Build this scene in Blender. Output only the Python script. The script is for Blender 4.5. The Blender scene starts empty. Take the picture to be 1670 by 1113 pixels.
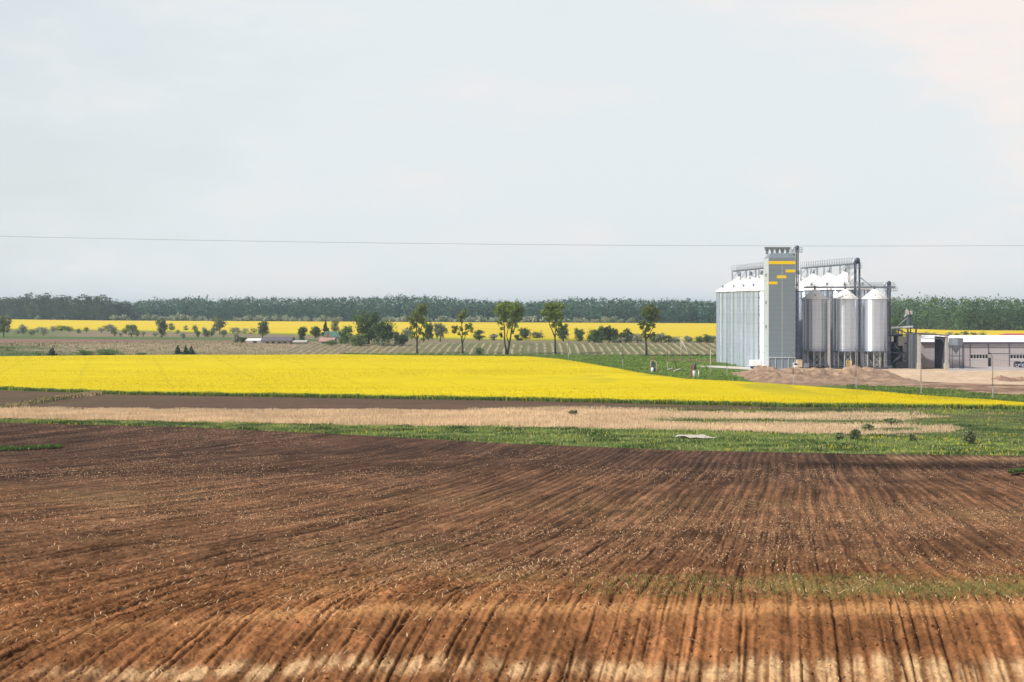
import bpy, math, random
import numpy as np
from mathutils import Vector
D = bpy.data
sc = bpy.context.scene
COL = sc.collection
rad = math.radians

# ------------------------------------------------------------------ camera, sky, sun
F = 2800.0; HZ = 500.0; CX = 835.0; EYE = 16.0       # photograph: focal length in px, horizon row, eye height (m)
cam = D.cameras.new("camera"); camo = D.objects.new("camera", cam); COL.objects.link(camo)
cam.sensor_width = 36.0; cam.lens = F / 1670 * 36; cam.shift_y = -(556.5 - HZ) / 1670
cam.clip_start = 0.5; cam.clip_end = 20000
camo.location = (0, 0, EYE); camo.rotation_euler = (rad(90), 0, 0)
sc.camera = camo
sc.view_settings.view_transform = 'Standard'; sc.view_settings.look = 'None'
sc.view_settings.exposure = 0.0; sc.view_settings.gamma = 1.0
SUN_AZ = 64.0; SUN_EL = 42.0
sdir = Vector((-math.sin(rad(SUN_AZ)) * math.cos(rad(SUN_EL)), -math.cos(rad(SUN_AZ)) * math.cos(rad(SUN_EL)), math.sin(rad(SUN_EL))))
sun = D.lights.new("sun", 'SUN'); suno = D.objects.new("sun", sun); COL.objects.link(suno)
sun.energy = 5.0; sun.angle = rad(0.5); sun.color = (1.0, 0.95, 0.87)
suno.rotation_euler = sdir.to_track_quat('Z', 'Y').to_euler()
W = D.worlds.new("World"); sc.world = W; W.use_nodes = True
nt = W.node_tree; nt.nodes.clear()
def N(nt, t, **kw):
    n = nt.nodes.new(t)
    for k, v in kw.items(): setattr(n, k, v)
    return n
sky = N(nt, 'ShaderNodeTexSky', sky_type='NISHITA', sun_disc=False)
sky.sun_elevation = rad(SUN_EL); sky.sun_rotation = math.atan2(sdir.x, sdir.y)
sky.air_density = 1.0; sky.dust_density = 2.0
skm = N(nt, 'ShaderNodeMix', data_type='RGBA', blend_type='MULTIPLY'); skm.inputs[0].default_value = 1.0
skm.inputs[7].default_value = (.11, .11, .11, 1)
nt.links.new(sky.outputs[0], skm.inputs[6])
tc = N(nt, 'ShaderNodeTexCoord')
mp = N(nt, 'ShaderNodeMapping'); mp.inputs['Scale'].default_value = (3.2, 3.2, 9.0); mp.inputs['Location'].default_value = (1.9, .3, .75)
nt.links.new(tc.outputs['Generated'], mp.inputs[0])
n1 = N(nt, 'ShaderNodeTexNoise'); n1.inputs['Scale'].default_value = 1.0; n1.inputs['Detail'].default_value = 8; n1.inputs['Roughness'].default_value = .58
nt.links.new(mp.outputs[0], n1.inputs['Vector'])
sep = N(nt, 'ShaderNodeSeparateXYZ'); nt.links.new(tc.outputs['Generated'], sep.inputs[0])
def math_node(nt, op, a, b=None, c=None, clamp=False):
    m = N(nt, 'ShaderNodeMath', operation=op); m.use_clamp = clamp
    for i, v in enumerate((a, b, c)):
        if v is None: continue
        if hasattr(v, 'links'): nt.links.new(v, m.inputs[i])
        else: m.inputs[i].default_value = v
    return m.outputs[0]
# thin veil of cloud, a little thinner to the left, warmer lit banks to the right
nzc = math_node(nt, 'MULTIPLY_ADD', math_node(nt, 'SUBTRACT', n1.outputs[0], .5), 1.7, .5)
fx = math_node(nt, 'MULTIPLY_ADD', sep.outputs[0], 1.1, nzc)
hi = math_node(nt, 'MULTIPLY', sep.outputs[2], math_node(nt, 'MULTIPLY', sep.outputs[0], -5.0))
veil = N(nt, 'ShaderNodeMapRange'); veil.inputs[1].default_value = .0; veil.inputs[2].default_value = .35
veil.inputs[3].default_value = .80; veil.inputs[4].default_value = .95
nt.links.new(math_node(nt, 'SUBTRACT', fx, math_node(nt, 'MAXIMUM', hi, 0.0)), veil.inputs[0])
thin = N(nt, 'ShaderNodeMapRange', interpolation_type='SMOOTHSTEP'); thin.inputs[1].default_value = .22; thin.inputs[2].default_value = .65; thin.inputs[3].default_value = 1.0; thin.inputs[4].default_value = .30  # veil thinned overhead, out of view, to raise contrast and blue the shadows
nt.links.new(sep.outputs[2], thin.inputs[0]); veilf = math_node(nt, 'MULTIPLY', veil.outputs[0], thin.outputs[0])
warm = N(nt, 'ShaderNodeMapRange', interpolation_type='SMOOTHSTEP'); warm.inputs[1].default_value = .93; warm.inputs[2].default_value = 1.24
nt.links.new(math_node(nt, 'ADD', fx, math_node(nt, 'MULTIPLY', sep.outputs[2], 2.6)), warm.inputs[0])
cc = N(nt, 'ShaderNodeMix', data_type='RGBA'); cc.inputs[6].default_value = (.82, .87, .895, 1); cc.inputs[7].default_value = (1.0, .90, .85, 1)
w2 = N(nt, 'ShaderNodeMapRange', interpolation_type='SMOOTHSTEP'); w2.inputs[1].default_value = .55; w2.inputs[2].default_value = .72; w2.inputs[4].default_value = .30
nt.links.new(nzc, w2.inputs[0])
nt.links.new(math_node(nt, 'MAXIMUM', warm.outputs[0], w2.outputs[0]), cc.inputs[0])
mx = N(nt, 'ShaderNodeMix', data_type='RGBA')
nt.links.new(veilf, mx.inputs[0]); nt.links.new(skm.outputs[2], mx.inputs[6]); nt.links.new(cc.outputs[2], mx.inputs[7])
bg = N(nt, 'ShaderNodeBackground'); bg.inputs[1].default_value = 1.0
wo = N(nt, 'ShaderNodeOutputWorld')
nt.links.new(mx.outputs[2], bg.inputs[0]); nt.links.new(bg.outputs[0], wo.inputs[0])

# ------------------------------------------------------------------ helpers
R = np.random.default_rng(7)
rnd = random.Random(5)
def lin(r, g, b, k=1.0):
    f = lambda c: ((c / 255 + .055) / 1.055) ** 2.4 if c > 10 else c / 255 / 12.92
    return (f(r) * k, f(g) * k, f(b) * k)
def X(px, d): return (px - CX) / F * d
def Z(py, d): return EYE + (HZ - py) / F * d
TD = np.array([-60, 0, 10, 20, 30, 40, 45, 47.5, 50, 52, 56, 62, 70, 85, 100, 130, 160, 185, 205, 560, 622, 700, 12000.])
TZ = np.array([14.5, 14.2, 12.2, 9.6, 7.0, 6.05, 6.15, 6.72, 7.20, 7.26, 6.95, 6.35, 5.62, 4.72, 3.93, 2.5, 1.05, .1, 0, 0, 2.2, 2.2, 2.2])
def T(d): return np.interp(d, TD, TZ)
_dd = np.concatenate([np.arange(44, 700, .5), np.arange(700, 4000, 5.)])
def dist(py, zoff=0.0):                 # distance at which the ground (+zoff) shows on photo row py
    yy = HZ + F * (EYE - T(_dd) - zoff) / _dd
    return np.interp(-np.asarray(py, float), -yy, _dd)
def vnoise(x, y, seed=0):
    x = np.asarray(x, float); y = np.asarray(y, float)
    xi = np.floor(x).astype(np.int64); yi = np.floor(y).astype(np.int64); fx = x - xi; fy = y - yi
    fx = fx * fx * (3 - 2 * fx); fy = fy * fy * (3 - 2 * fy)
    def h(a, b):
        n = (a * 374761393 + b * 668265263 + seed * 974634777) & 0xffffffff
        n = ((n ^ (n >> 13)) * 1274126177) & 0xffffffff
        return ((n ^ (n >> 16)) & 0xffff) / 65535.0
    return (h(xi, yi) * (1 - fx) + h(xi + 1, yi) * fx) * (1 - fy) + (h(xi, yi + 1) * (1 - fx) + h(xi + 1, yi + 1) * fx) * fy
def fbm(x, y, seed=0, o=4):
    s = 0; a = .5; t = 0
    for i in range(o):
        s = s + a * vnoise(x * 2 ** i, y * 2 ** i, seed + i * 17); t += a; a *= .5
    return s / t
def ss(a, b, x): t = np.clip((x - a) / (b - a), 0, 1); return t * t * (3 - 2 * t)

def tag(o, label=None, cat=None, group=None, kind=None):
    if label: o['label'] = label
    if cat: o['category'] = cat
    if group: o['group'] = group
    if kind: o['kind'] = kind
    return o
def thing(name, label, cat, loc=(0, 0, 0), rz=0, group=None):
    o = D.objects.new(name, None); COL.objects.link(o); o.location = loc; o.rotation_euler = (0, 0, rz); o.empty_display_size = .5
    return tag(o, label, cat, group)
def npmesh(name, V, Fc, m, col=None, parent=None, smooth=False):
    V = np.asarray(V, np.float32); Fc = np.asarray(Fc, np.int32); k = Fc.shape[1]
    me = D.meshes.new(name); me.vertices.add(len(V)); me.vertices.foreach_set('co', V.ravel())
    me.loops.add(Fc.size); me.loops.foreach_set('vertex_index', Fc.ravel())
    me.polygons.add(len(Fc)); me.polygons.foreach_set('loop_start', np.arange(0, Fc.size, k, dtype=np.int32))
    me.polygons.foreach_set('loop_total', np.full(len(Fc), k, np.int32))
    if smooth: me.polygons.foreach_set('use_smooth', np.ones(len(Fc), bool))
    me.update(calc_edges=True)
    if col is not None:
        a = me.color_attributes.new('Col', 'FLOAT_COLOR', 'POINT')
        c = np.ones((len(V), 4), np.float32); c[:, :3] = col; a.data.foreach_set('color', c.ravel())
    me.materials.append(m)
    o = D.objects.new(name, me); COL.objects.link(o)
    if parent: o.parent = parent
    return o
class MB:
    def __init__(s): s.v = []; s.f = []; s.sm = []
    def add(s, vs, fs, smooth=False):
        b = len(s.v); s.v += [tuple(v) for v in vs]; s.f += [[i + b for i in f] for f in fs]; s.sm += [smooth] * len(fs); return s
    def box(s, x0, x1, y0, y1, z0, z1):
        return s.add([(x0, y0, z0), (x1, y0, z0), (x1, y1, z0), (x0, y1, z0), (x0, y0, z1), (x1, y0, z1), (x1, y1, z1), (x0, y1, z1)],
                     [(0, 3, 2, 1), (4, 5, 6, 7), (0, 1, 5, 4), (1, 2, 6, 5), (2, 3, 7, 6), (3, 0, 4, 7)])
    def bar(s, a, b, w=.1, h=None):
        a = Vector(a); b = Vector(b); t = (b - a).normalized(); h = h or w
        u = t.cross(Vector((0, 0, 1)));
        if u.length < 1e-3: u = Vector((1, 0, 0))
        u.normalize(); n = t.cross(u).normalized(); vs = []
        for p in (a, b):
            for i, j in ((-1, -1), (1, -1), (1, 1), (-1, 1)): vs.append(p + u * w / 2 * i + n * h / 2 * j)
        return s.add(vs, [(0, 1, 2, 3), (7, 6, 5, 4), (0, 4, 5, 1), (1, 5, 6, 2), (2, 6, 7, 3), (3, 7, 4, 0)])
    def tube(s, pts, rs, n=8, smooth=True):
        pts = [Vector(p) for p in pts]
        if not hasattr(rs, '__len__'): rs = [rs] * len(pts)
        vs = []
        for i, p in enumerate(pts):
            t = (pts[min(i + 1, len(pts) - 1)] - pts[max(i - 1, 0)]).normalized()
            u = t.cross(Vector((0, 1, .01))).normalized() if abs(t.y) < .95 else Vector((1, 0, 0)); w = t.cross(u).normalized()
            for k in range(n):
                a = 2 * math.pi * k / n; vs.append(p + (u * math.cos(a) + w * math.sin(a)) * rs[i])
        fs = []
        for i in range(len(pts) - 1):
            for k in range(n): fs.append((i * n + k, i * n + (k + 1) % n, (i + 1) * n + (k + 1) % n, (i + 1) * n + k))
        s.add(vs, fs, smooth); b = len(s.v) - len(vs)
        s.f.append([b + k for k in range(n)][::-1]); s.sm.append(False)
        s.f.append([b + (len(pts) - 1) * n + k for k in range(n)]); s.sm.append(False)
        return s
    def lathe(s, prof, n=32, c=(0, 0), smooth=True):     # prof: list of (r, z)
        vs = []
        for r, z in prof:
            for k in range(n): a = 2 * math.pi * k / n; vs.append((c[0] + r * math.cos(a), c[1] + r * math.sin(a), z))
        fs = []
        for i in range(len(prof) - 1):
            for k in range(n): fs.append((i * n + k, i * n + (k + 1) % n, (i + 1) * n + (k + 1) % n, (i + 1) * n + k))
        return s.add(vs, fs, smooth)
    def build(s, name, m, parent=None):
        me = D.meshes.new(name); me.from_pydata(s.v, [], s.f); me.materials.append(m)
        me.polygons.foreach_set('use_smooth', s.sm); me.update()
        o = D.objects.new(name, me); COL.objects.link(o)
        if parent: o.parent = parent
        return o
def copy_tree(o, parent=None):
    c = o.copy(); COL.objects.link(c)
    if parent: c.parent = parent
    for ch in list(o.children): copy_tree(ch, c)
    return c

def mat(name, col, rough=.8, metal=0.0, nz=0.0, ns=1.0, nr=.65, bump=0.0, bs=None, attr=False, trans=0.0, seams=None, spec=.3, dirt=None, pos=True):
    m = D.materials.new(name); m.use_nodes = True; nt = m.node_tree; b = nt.nodes['Principled BSDF']
    b.inputs['Roughness'].default_value = rough; b.inputs['Metallic'].default_value = metal
    b.inputs['Specular IOR Level'].default_value = spec
    cur = None
    if attr:
        a = N(nt, 'ShaderNodeVertexColor', layer_name='Col'); cur = a.outputs[0]
    vec = None
    if pos: vec = N(nt, 'ShaderNodeNewGeometry').outputs['Position']
    else: vec = N(nt, 'ShaderNodeTexCoord').outputs['Object']
    def mul(cur, fac):
        mm = N(nt, 'ShaderNodeMix', data_type='RGBA', blend_type='MULTIPLY'); mm.inputs[0].default_value = 1
        if cur is None: mm.inputs[6].default_value = (*col, 1)
        else: nt.links.new(cur, mm.inputs[6])
        nt.links.new(fac, mm.inputs[7]); return mm.outputs[2]
    if nz > 0:
        n = N(nt, 'ShaderNodeTexNoise'); n.inputs['Scale'].default_value = ns; n.inputs['Detail'].default_value = 8; n.inputs['Roughness'].default_value = nr
        nt.links.new(vec, n.inputs['Vector'])
        r = N(nt, 'ShaderNodeMapRange'); r.inputs[1].default_value = .25; r.inputs[2].default_value = .75; r.inputs[3].default_value = 1 - nz; r.inputs[4].default_value = 1 + nz
        nt.links.new(n.outputs[0], r.inputs[0]); cur = mul(cur, r.outputs[0])
    if seams:                           # (axis, spacing m, line width m, darkness)
        for ax, sp, wd, dk in seams:
            sx = N(nt, 'ShaderNodeSeparateXYZ'); nt.links.new(vec, sx.inputs[0])
            fr = math_node(nt, 'FRACT', math_node(nt, 'DIVIDE', sx.outputs[ax], sp))
            ln = math_node(nt, 'LESS_THAN', fr, wd / sp)
            cur = mul(cur, math_node(nt, 'SUBTRACT', 1.0, math_node(nt, 'MULTIPLY', ln, dk)))
    if cur is None: b.inputs['Base Color'].default_value = (*col, 1)
    else: nt.links.new(cur, b.inputs['Base Color'])
    if bump > 0:
        n = N(nt, 'ShaderNodeTexNoise'); n.inputs['Scale'].default_value = bs or ns; n.inputs['Detail'].default_value = 8; n.inputs['Roughness'].default_value = .7
        nt.links.new(vec, n.inputs['Vector'])
        bp = N(nt, 'ShaderNodeBump'); bp.inputs['Strength'].default_value = 1; bp.inputs['Distance'].default_value = bump
        nt.links.new(n.outputs[0], bp.inputs['Height']); nt.links.new(bp.outputs[0], b.inputs['Normal'])
    if trans > 0:
        t = N(nt, 'ShaderNodeBsdfTranslucent'); mxs = N(nt, 'ShaderNodeMixShader'); mxs.inputs[0].default_value = trans
        if cur is None: t.inputs[0].default_value = (*col, 1)
        else: nt.links.new(cur, t.inputs[0])
        out = [x for x in nt.nodes if x.type == 'OUTPUT_MATERIAL'][0]
        nt.links.new(b.outputs[0], mxs.inputs[1]); nt.links.new(t.outputs[0], mxs.inputs[2]); nt.links.new(mxs.outputs[0], out.inputs[0])
    return m

M = {}
M['soil'] = mat('soil', (.1, .05, .03), .95, attr=True, nz=.62, ns=7.0, nr=.95, bump=.05, bs=14, spec=.05)
M['field'] = mat('field_ground', (.1, .05, .03), .95, attr=True, nz=.22, ns=1.2, bump=.15, bs=2, spec=.1)
M['straw'] = mat('straw', (.5, .35, .2), .8, attr=True, spec=.2)
M['leaf'] = mat('leaf', (.06, .1, .03), .6, attr=True, trans=.38, spec=.25)
M['blade'] = mat('blade', (.06, .1, .03), .7, attr=True, trans=.35, spec=.2)
M['bloom'] = mat('bloom', (.5, .5, .4), .8, attr=True, trans=.25, spec=.1)
M['rape'] = mat('rapeseed_bloom', (.55, .42, 0), .85, attr=True, nz=.07, ns=.8, bump=.05, bs=3.0, spec=.05)
M['bark'] = mat('bark', (.06, .05, .04), .9, nz=.3, ns=4, bump=.02, bs=20, spec=.1)
M['galv'] = mat('galvanised_wall', (.64, .70, .78), .25, .72, nz=.07, ns=.35, seams=[(2, 1.15, .09, .16)], pos=False)
M['galv_roof'] = mat('galvanised_roof', (.80, .80, .79), .5, .1, nz=.05, ns=.6, pos=False)
M['steel'] = mat('steel', (.24, .275, .32), .45, .5, nz=.15, ns=1.5, pos=False)
M['dark_steel'] = mat('dark_steel', (.07, .09, .135), .5, .4, nz=.2, ns=1.5, pos=False)
M['light_steel'] = mat('light_steel', (.62, .65, .68), .45, .3, nz=.1, ns=1.5, pos=False)
M['panel'] = mat('grey_panel', (.195, .235, .27), .5, .1, nz=.05, ns=.7, seams=[(2, 1.25, .12, .14)], pos=False)
M['panel_sunlit'] = mat('sunlit_panel', (.48, .52, .54), .5, .1, nz=.08, ns=.9, seams=[(2, 1.25, .1, .12)], pos=False)  # copy of the grey panel, lightened with the sun on the left face
M['yellow'] = mat('yellow_paint', (.80, .55, .01), .5, nz=.05, ns=2, pos=False)
M['white'] = mat('white_paint', (.75, .76, .76), .5, nz=.06, ns=2, pos=False)
M['wall'] = mat('warehouse_wall', (.44, .405, .415), .6, .05, nz=.05, ns=.8, seams=[(0, 1.0, .06, .10)], pos=False)
M['wall_door'] = mat('warehouse_door', (.47, .44, .44), .6, .05, nz=.04, ns=1.0, seams=[(2, .62, .05, .10)], pos=False)
M['roof_white'] = mat('white_roof', (.78, .77, .76), .5, nz=.04, ns=.5, pos=False)
M['glass'] = mat('dark_glass', (.012, .014, .02), .15, spec=.5)
M['concrete'] = mat('concrete', (.42, .40, .37), .85, nz=.15, ns=1.5, bump=.01, bs=6, pos=False)
M['conc_lt'] = mat('pale_concrete', (.46, .42, .36), .85, nz=.12, ns=1.5, pos=False)
M['conc_dk'] = mat('dark_shaded_concrete', (.075, .085, .095), .9, nz=.25, ns=1.2, pos=False)  # dark plinth concrete; silos' shade on shed wall and tank is in this colour
M['trim'] = mat('dark_trim', (.10, .09, .13), .6)
M['red'] = mat('red_roof', (.42, .05, .06), .6, nz=.1, ns=1.0)
M['wood'] = mat('weathered_wood', (.17, .12, .09), .85, nz=.25, ns=3, pos=False)
M['rubber'] = mat('rubber', (.02, .02, .02), .85)
M['beige'] = mat('beige_paint', (.52, .42, .29), .6, nz=.15, ns=2, pos=False)
M['blue'] = mat('blue_paint', (.04, .10, .26), .5)
M['carblue'] = mat('car_blue_grey', (.09, .11, .2), .3, .2)
M['cardark'] = mat('car_dark', (.035, .035, .045), .3, .2)
M['rust'] = mat('rusty_metal', (.27, .10, .06), .85, nz=.3, ns=5, pos=False)
M['green_roof'] = mat('green_roof', (.07, .15, .12), .6, nz=.1, ns=2)
M['tile_roof'] = mat('pink_tile_roof', (.40, .24, .19), .7, nz=.15, ns=2)
M['slate'] = mat('slate_roof', (.12, .11, .125), .7, nz=.15, ns=.8)
M['plaster'] = mat('plaster', (.50, .42, .36), .85, nz=.1, ns=1.0)

def corrugate(m, period=.11, slope=.42):
    nt = m.node_tree; b = nt.nodes['Principled BSDF']
    tcn = N(nt, 'ShaderNodeTexCoord'); sx = N(nt, 'ShaderNodeSeparateXYZ'); nt.links.new(tcn.outputs['Object'], sx.inputs[0])
    w = math_node(nt, 'MULTIPLY', math_node(nt, 'COSINE', math_node(nt, 'MULTIPLY', sx.outputs[2], 2 * math.pi / period)), slope)
    cx_ = N(nt, 'ShaderNodeCombineXYZ'); nt.links.new(w, cx_.inputs[2])
    g = N(nt, 'ShaderNodeNewGeometry'); ad = N(nt, 'ShaderNodeVectorMath', operation='ADD'); nt.links.new(g.outputs['Normal'], ad.inputs[0]); nt.links.new(cx_.outputs[0], ad.inputs[1])
    no = N(nt, 'ShaderNodeVectorMath', operation='NORMALIZE'); nt.links.new(ad.outputs[0], no.inputs[0]); nt.links.new(no.outputs[0], b.inputs['Normal'])
corrugate(M['galv'])
# ------------------------------------------------------------------ ground
# base ground, one sheet to the horizon
dl = np.concatenate([np.arange(-60, 60, 5.), np.arange(60, 260, 10.), np.arange(260, 760, 15.), np.arange(800, 2600, 90.), np.array([3000, 4500, 7000, 11900.])])
tv = np.linspace(-1, 1, 61)
V = []; C_ = []
for d in dl:
    half = 150 + max(d, 0) * 1.1
    xx = tv * half; zz = T(d) - 1.4 * (1 - ss(170, 200, d)) - .45 * (1 - ss(248, 262, d)) + 0 * xx
    V.append(np.stack([xx, np.full_like(xx, d), zz], 1))
V = np.concatenate(V); n = len(tv)
i, j = np.meshgrid(np.arange(len(dl) - 1), np.arange(n - 1), indexing='ij'); a = (i * n + j).ravel()
Fq = np.stack([a, a + 1, a + n + 1, a + n], 1)
g = fbm(V[:, 0] / 25, V[:, 1] / 25, 3)[:, None]
colg = np.array([.075, .135, .028]) * (1 - g) + np.array([.115, .165, .045]) * g
far = ss(640, 760, V[:, 1])[:, None]
colg = colg * (1 - far) + np.array([.13, .12, .06]) * far
colg = np.where((V[:, 1] < 205)[:, None], np.array([.1, .055, .033]), colg)
tag(npmesh('ground', V, Fq, M['field'], colg, smooth=True), kind='structure')

# ploughed field, real furrows
def furrow_u(x, d):
    # direction dx/dd depends on x: sweeping to the right more strongly on the left side
    xt = np.linspace(-150, 150, 3001); dr = .159 + .22 * ss(2, 26, -xt) - .0 * xt
    Fx = np.concatenate([[0], np.cumsum((1 / dr[1:] + 1 / dr[:-1]) / 2 * (xt[1] - xt[0]))])
    Fx -= np.interp(0, xt, Fx)
    return .159 * (np.interp(x, xt, Fx) - d) + .35 * (fbm(x / 22, d / 22, 31, 3) - .5) * 2
def soil_height(x, d):
    z = T(d)
    # the terrace lip fades towards the left
    lip = np.interp(d, [44, 46, 50, 53, 60, 75], [0, .3, 1, 1, .45, 0])
    z = z - lip * .85 * ss(2, 17, -x)
    z = z + .28 * (fbm(x / 30, d / 30, 5, 3) - .5) * ss(55, 80, d) * (1 - ss(175, 200, d)) * 2.2
    u = furrow_u(x, d)
    sp = .74
    k = np.floor(u / sp); hk = vnoise(k * 1.0, 0 * k, 77) ; 
    ph = (u / sp - k)
    prof = -np.cos(2 * math.pi * ph)
    groove = -np.exp(-((ph - .15 - .5 * vnoise(k, d / 6, 95)) / .085) ** 2) * ss(.35, .75, vnoise(k, d / 5, 91))
    amp = .016 + .035 * vnoise(k, d / 14, 55)
    k3 = np.floor(u / .247); fine = -np.cos(2 * math.pi * (u / .247)) * (.004 + .020 * vnoise(k3, d / 5, 57))
    wide = np.cos(2 * math.pi * u / 2.96)
    u2 = u * 2.02
    lft = ss(4, 20, -x)
    ph2 = u / .33 + .35 * vnoise(u / .9, d / 4, 96); k2 = np.floor(ph2); nr_ = 1 - ss(70, 110, d)
    g2 = -np.exp(-((ph2 - k2 - .5) / .12) ** 2) * ss(.42, .72, vnoise(k2, d / 3.2, 92)) * nr_
    groove = np.minimum(groove, g2 * .75)
    z = z + amp * prof * (.55 + .45 * fbm(x / 2.5, d / 5, 12, 2) * 2) + fine + (.075 + .02 * (1 - ss(52, 70, d))) * groove + .03 * wide + .05 * (fbm(u / .22, d / 1.6, 24, 2) - .5) + lft * .03 * np.cos(2 * math.pi * u2 / sp)
    clod = fbm(x / .35, d / .35, 23, 3) - .5
    near = 1 - ss(58, 85, d)
    z = z + near * (.055 * (fbm(x / .10, d / .10, 25, 2) - .5) + .05 * np.clip(fbm(x / .22, d / .22, 26, 2) - .60, 0, 1) * 4)
    z = z + .11 * clod * (1 - ss(60, 140, d) * .5)
    return z, prof, groove
rowsy = []
d = 36.0
dl = [d]
while d < 246:
    d += max(.045, d * d / (F * 10) * .62 * (1.0 if d > 60 else .5)); dl.append(d)
dl = np.array(dl); ncol = 1350
tt = np.linspace(-.37, .37, ncol)
DDm, TTm = np.meshgrid(dl, tt, indexing='ij'); XXm = TTm * DDm
ptop_px = [-400, 0, 300, 560, 830, 1110, 1400, 1670, 2100]; ptop_py = [684, 690, 697, 709, 724, 735, 741, 744, 748]
def plough_top(x, d): px = CX + x / d * F; return dist(np.interp(px, ptop_px, ptop_py))
LIM = dist(np.interp(CX + tt * F, ptop_px, ptop_py))           # one edge distance per column
# squeeze rows so that the last row lies on the field edge
DDm = 36 + (DDm - 36) * (LIM[None, :] - 36) / (dl[-1] - 36); XXm = TTm * DDm
ZZm, PR, GR = soil_height(XXm, DDm)
edge = ss(0, 3, LIM[None, :] - DDm)
ZZm = ZZm * edge + (T(DDm) + .03) * (1 - edge)
def soil_colour(x, d, pr, gr):
    n1 = fbm(x / 14, d / 20, 41); n2 = fbm(x / 3, d / 6, 43); n3 = .5 * fbm(x / .5, d / .9, 47, 2) + .5 * fbm(x / .13, d / .28, 48, 2)
    dark = np.array([.080, .043, .027]); mid = np.array([.172, .086, .043]); org = np.array([.235, .102, .040]); sand = np.array([.60, .40, .21])
    t = (1 - ss(95, 185, d + (n1 - .5) * 90))[..., None]
    c = dark * (1 - t) + mid * t
    t = (1 - ss(50, 75, d + (n1 - .5) * 14))[..., None] * .85; c = c * (1 - t) + org * t
    # darker bands across the far part of the field
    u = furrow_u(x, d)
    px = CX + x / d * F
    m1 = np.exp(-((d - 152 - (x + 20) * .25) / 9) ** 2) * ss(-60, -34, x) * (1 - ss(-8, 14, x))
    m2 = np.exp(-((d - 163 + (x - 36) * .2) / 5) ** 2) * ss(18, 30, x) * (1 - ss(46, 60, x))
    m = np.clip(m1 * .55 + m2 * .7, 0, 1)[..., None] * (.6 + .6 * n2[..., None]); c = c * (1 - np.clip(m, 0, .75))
    # pale dry patch upper right
    m = (np.exp(-((d - 176 + (x - 44) * .1) / 5) ** 2) * ss(32, 42, x) * (1 - ss(56, 70, x)))[..., None]; c = c + np.array([.12, .075, .04]) * m
    # reddish streaks
    c = c * (1 + .7 * (n1[..., None] - .5)) * (1 + .9 * (n2[..., None] - .5)) * (1 + 1.5 * (n3[..., None] - .5))
    k4 = u / .15; st1 = fbm(k4, d / 6, 201, 2); st2 = fbm(u / .8, d / 30, 203, 3)
    c = c * (1 + (.75 * (st1 - .5) + (.35 + .6 * ss(60, 95, d)) * (st2 - .5))[..., None])
    c = c * (1 - .35 * (ss(.62, .8, vnoise(np.floor(u / .37), d / 20, 205)) * ss(60, 90, d))[..., None])
    # furrow tops lighter than their bottoms, grooves darker
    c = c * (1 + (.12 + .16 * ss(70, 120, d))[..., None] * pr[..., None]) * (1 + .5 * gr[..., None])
    # orange band along the lip of the terrace
    lip = np.exp(-((d - 50.2 + .5 * (n1 - .5)) / .62) ** 2) * (1 - .7 * ss(4, 14, -x)); lip = np.clip(lip * (.6 + 1.3 * n2), 0, 1)[..., None] * .8
    c = c * (1 - lip) + np.array([.43, .22, .09]) * lip
    # sand ridges at the foot of the slope
    kk = np.floor(u / .74)
    sn = np.exp(-((d - 45.85 + .22 * np.sin(x * .5) - .5 * (vnoise(kk, 0 * kk, 66) - .5)) / .46) ** 2) * ss(-15, -8, x) + .8 * np.exp(-((d - 45) / .8) ** 2) * ss(2, 9, x)
    sn = np.clip(sn * 1.5 * ss(-1.25, -.1, pr + (n2 - .5) * 1.8) * (.45 + .55 * ss(.1, .6, vnoise(kk, d / 3, 67))) * ss(.2, .55, st1 + .1) * (.1 + 1.7 * n3) * (1 + .9 * gr), 0, 1)[..., None] * .85
    c = c * (1 - sn) + sand * sn
    # green flush of seedlings
    gm = np.exp(-((d - 55.0) / 2.8) ** 2) * ss(2, 10, x) * ss(.30, .62, n2 + .25 * ss(6, 14, x)) + .45 * np.exp(-((d - 58 - (x + 4) * .4) / 5) ** 2) * ss(-14, 0, x) * ss(.4, .7, n2) \
        + .5 * np.exp(-((d - 78 - x * .2) / 7) ** 2) * ss(.45, .7, n1) + .35 * np.exp(-((d - 105 + x * .3) / 12) ** 2) * ss(.45, .75, n1)
    gm = np.clip(gm * (.3 + 1.3 * n3), 0, 1)[..., None] * .5
    c = c * (1 - gm) + np.array([.17, .165, .055]) * gm
    return c
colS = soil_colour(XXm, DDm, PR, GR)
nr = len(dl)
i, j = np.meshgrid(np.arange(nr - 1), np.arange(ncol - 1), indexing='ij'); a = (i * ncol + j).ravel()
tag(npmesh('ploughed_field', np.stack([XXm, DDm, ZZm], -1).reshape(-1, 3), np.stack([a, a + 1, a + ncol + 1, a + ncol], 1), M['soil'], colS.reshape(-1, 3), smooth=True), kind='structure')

# crop stubble and straw litter
def strips(P, dirv, up, L, Wd, bend):
    """thin bent two-quad straws"""
    side = np.cross(dirv, up); side /= np.linalg.norm(side, axis=1)[:, None] + 1e-9
    a = P - dirv * (L / 2)[:, None]; c = P + dirv * (L / 2)[:, None]; b = P + up * bend[:, None]
    w = side * (Wd / 2)[:, None]
    V = np.stack([a - w, a + w, b - w, b + w, c - w, c + w], 1).reshape(-1, 3)
    k = np.arange(len(P)) * 6
    Fq = np.concatenate([np.stack([k, k + 1, k + 3, k + 2], 1), np.stack([k + 2, k + 3, k + 5, k + 4], 1)])
    return V, Fq
def rand_ground(n, d0, d1, ex=0):
    dd = d0 + (d1 - d0) * R.random(n) ** 1.0; return dd
n = 150000
dd = (43 ** .9 + (228 ** .9 - 43 ** .9) * R.random(n)) ** (1 / .9); xx = (R.random(n) * 2 - 1) * .36 * dd
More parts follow.
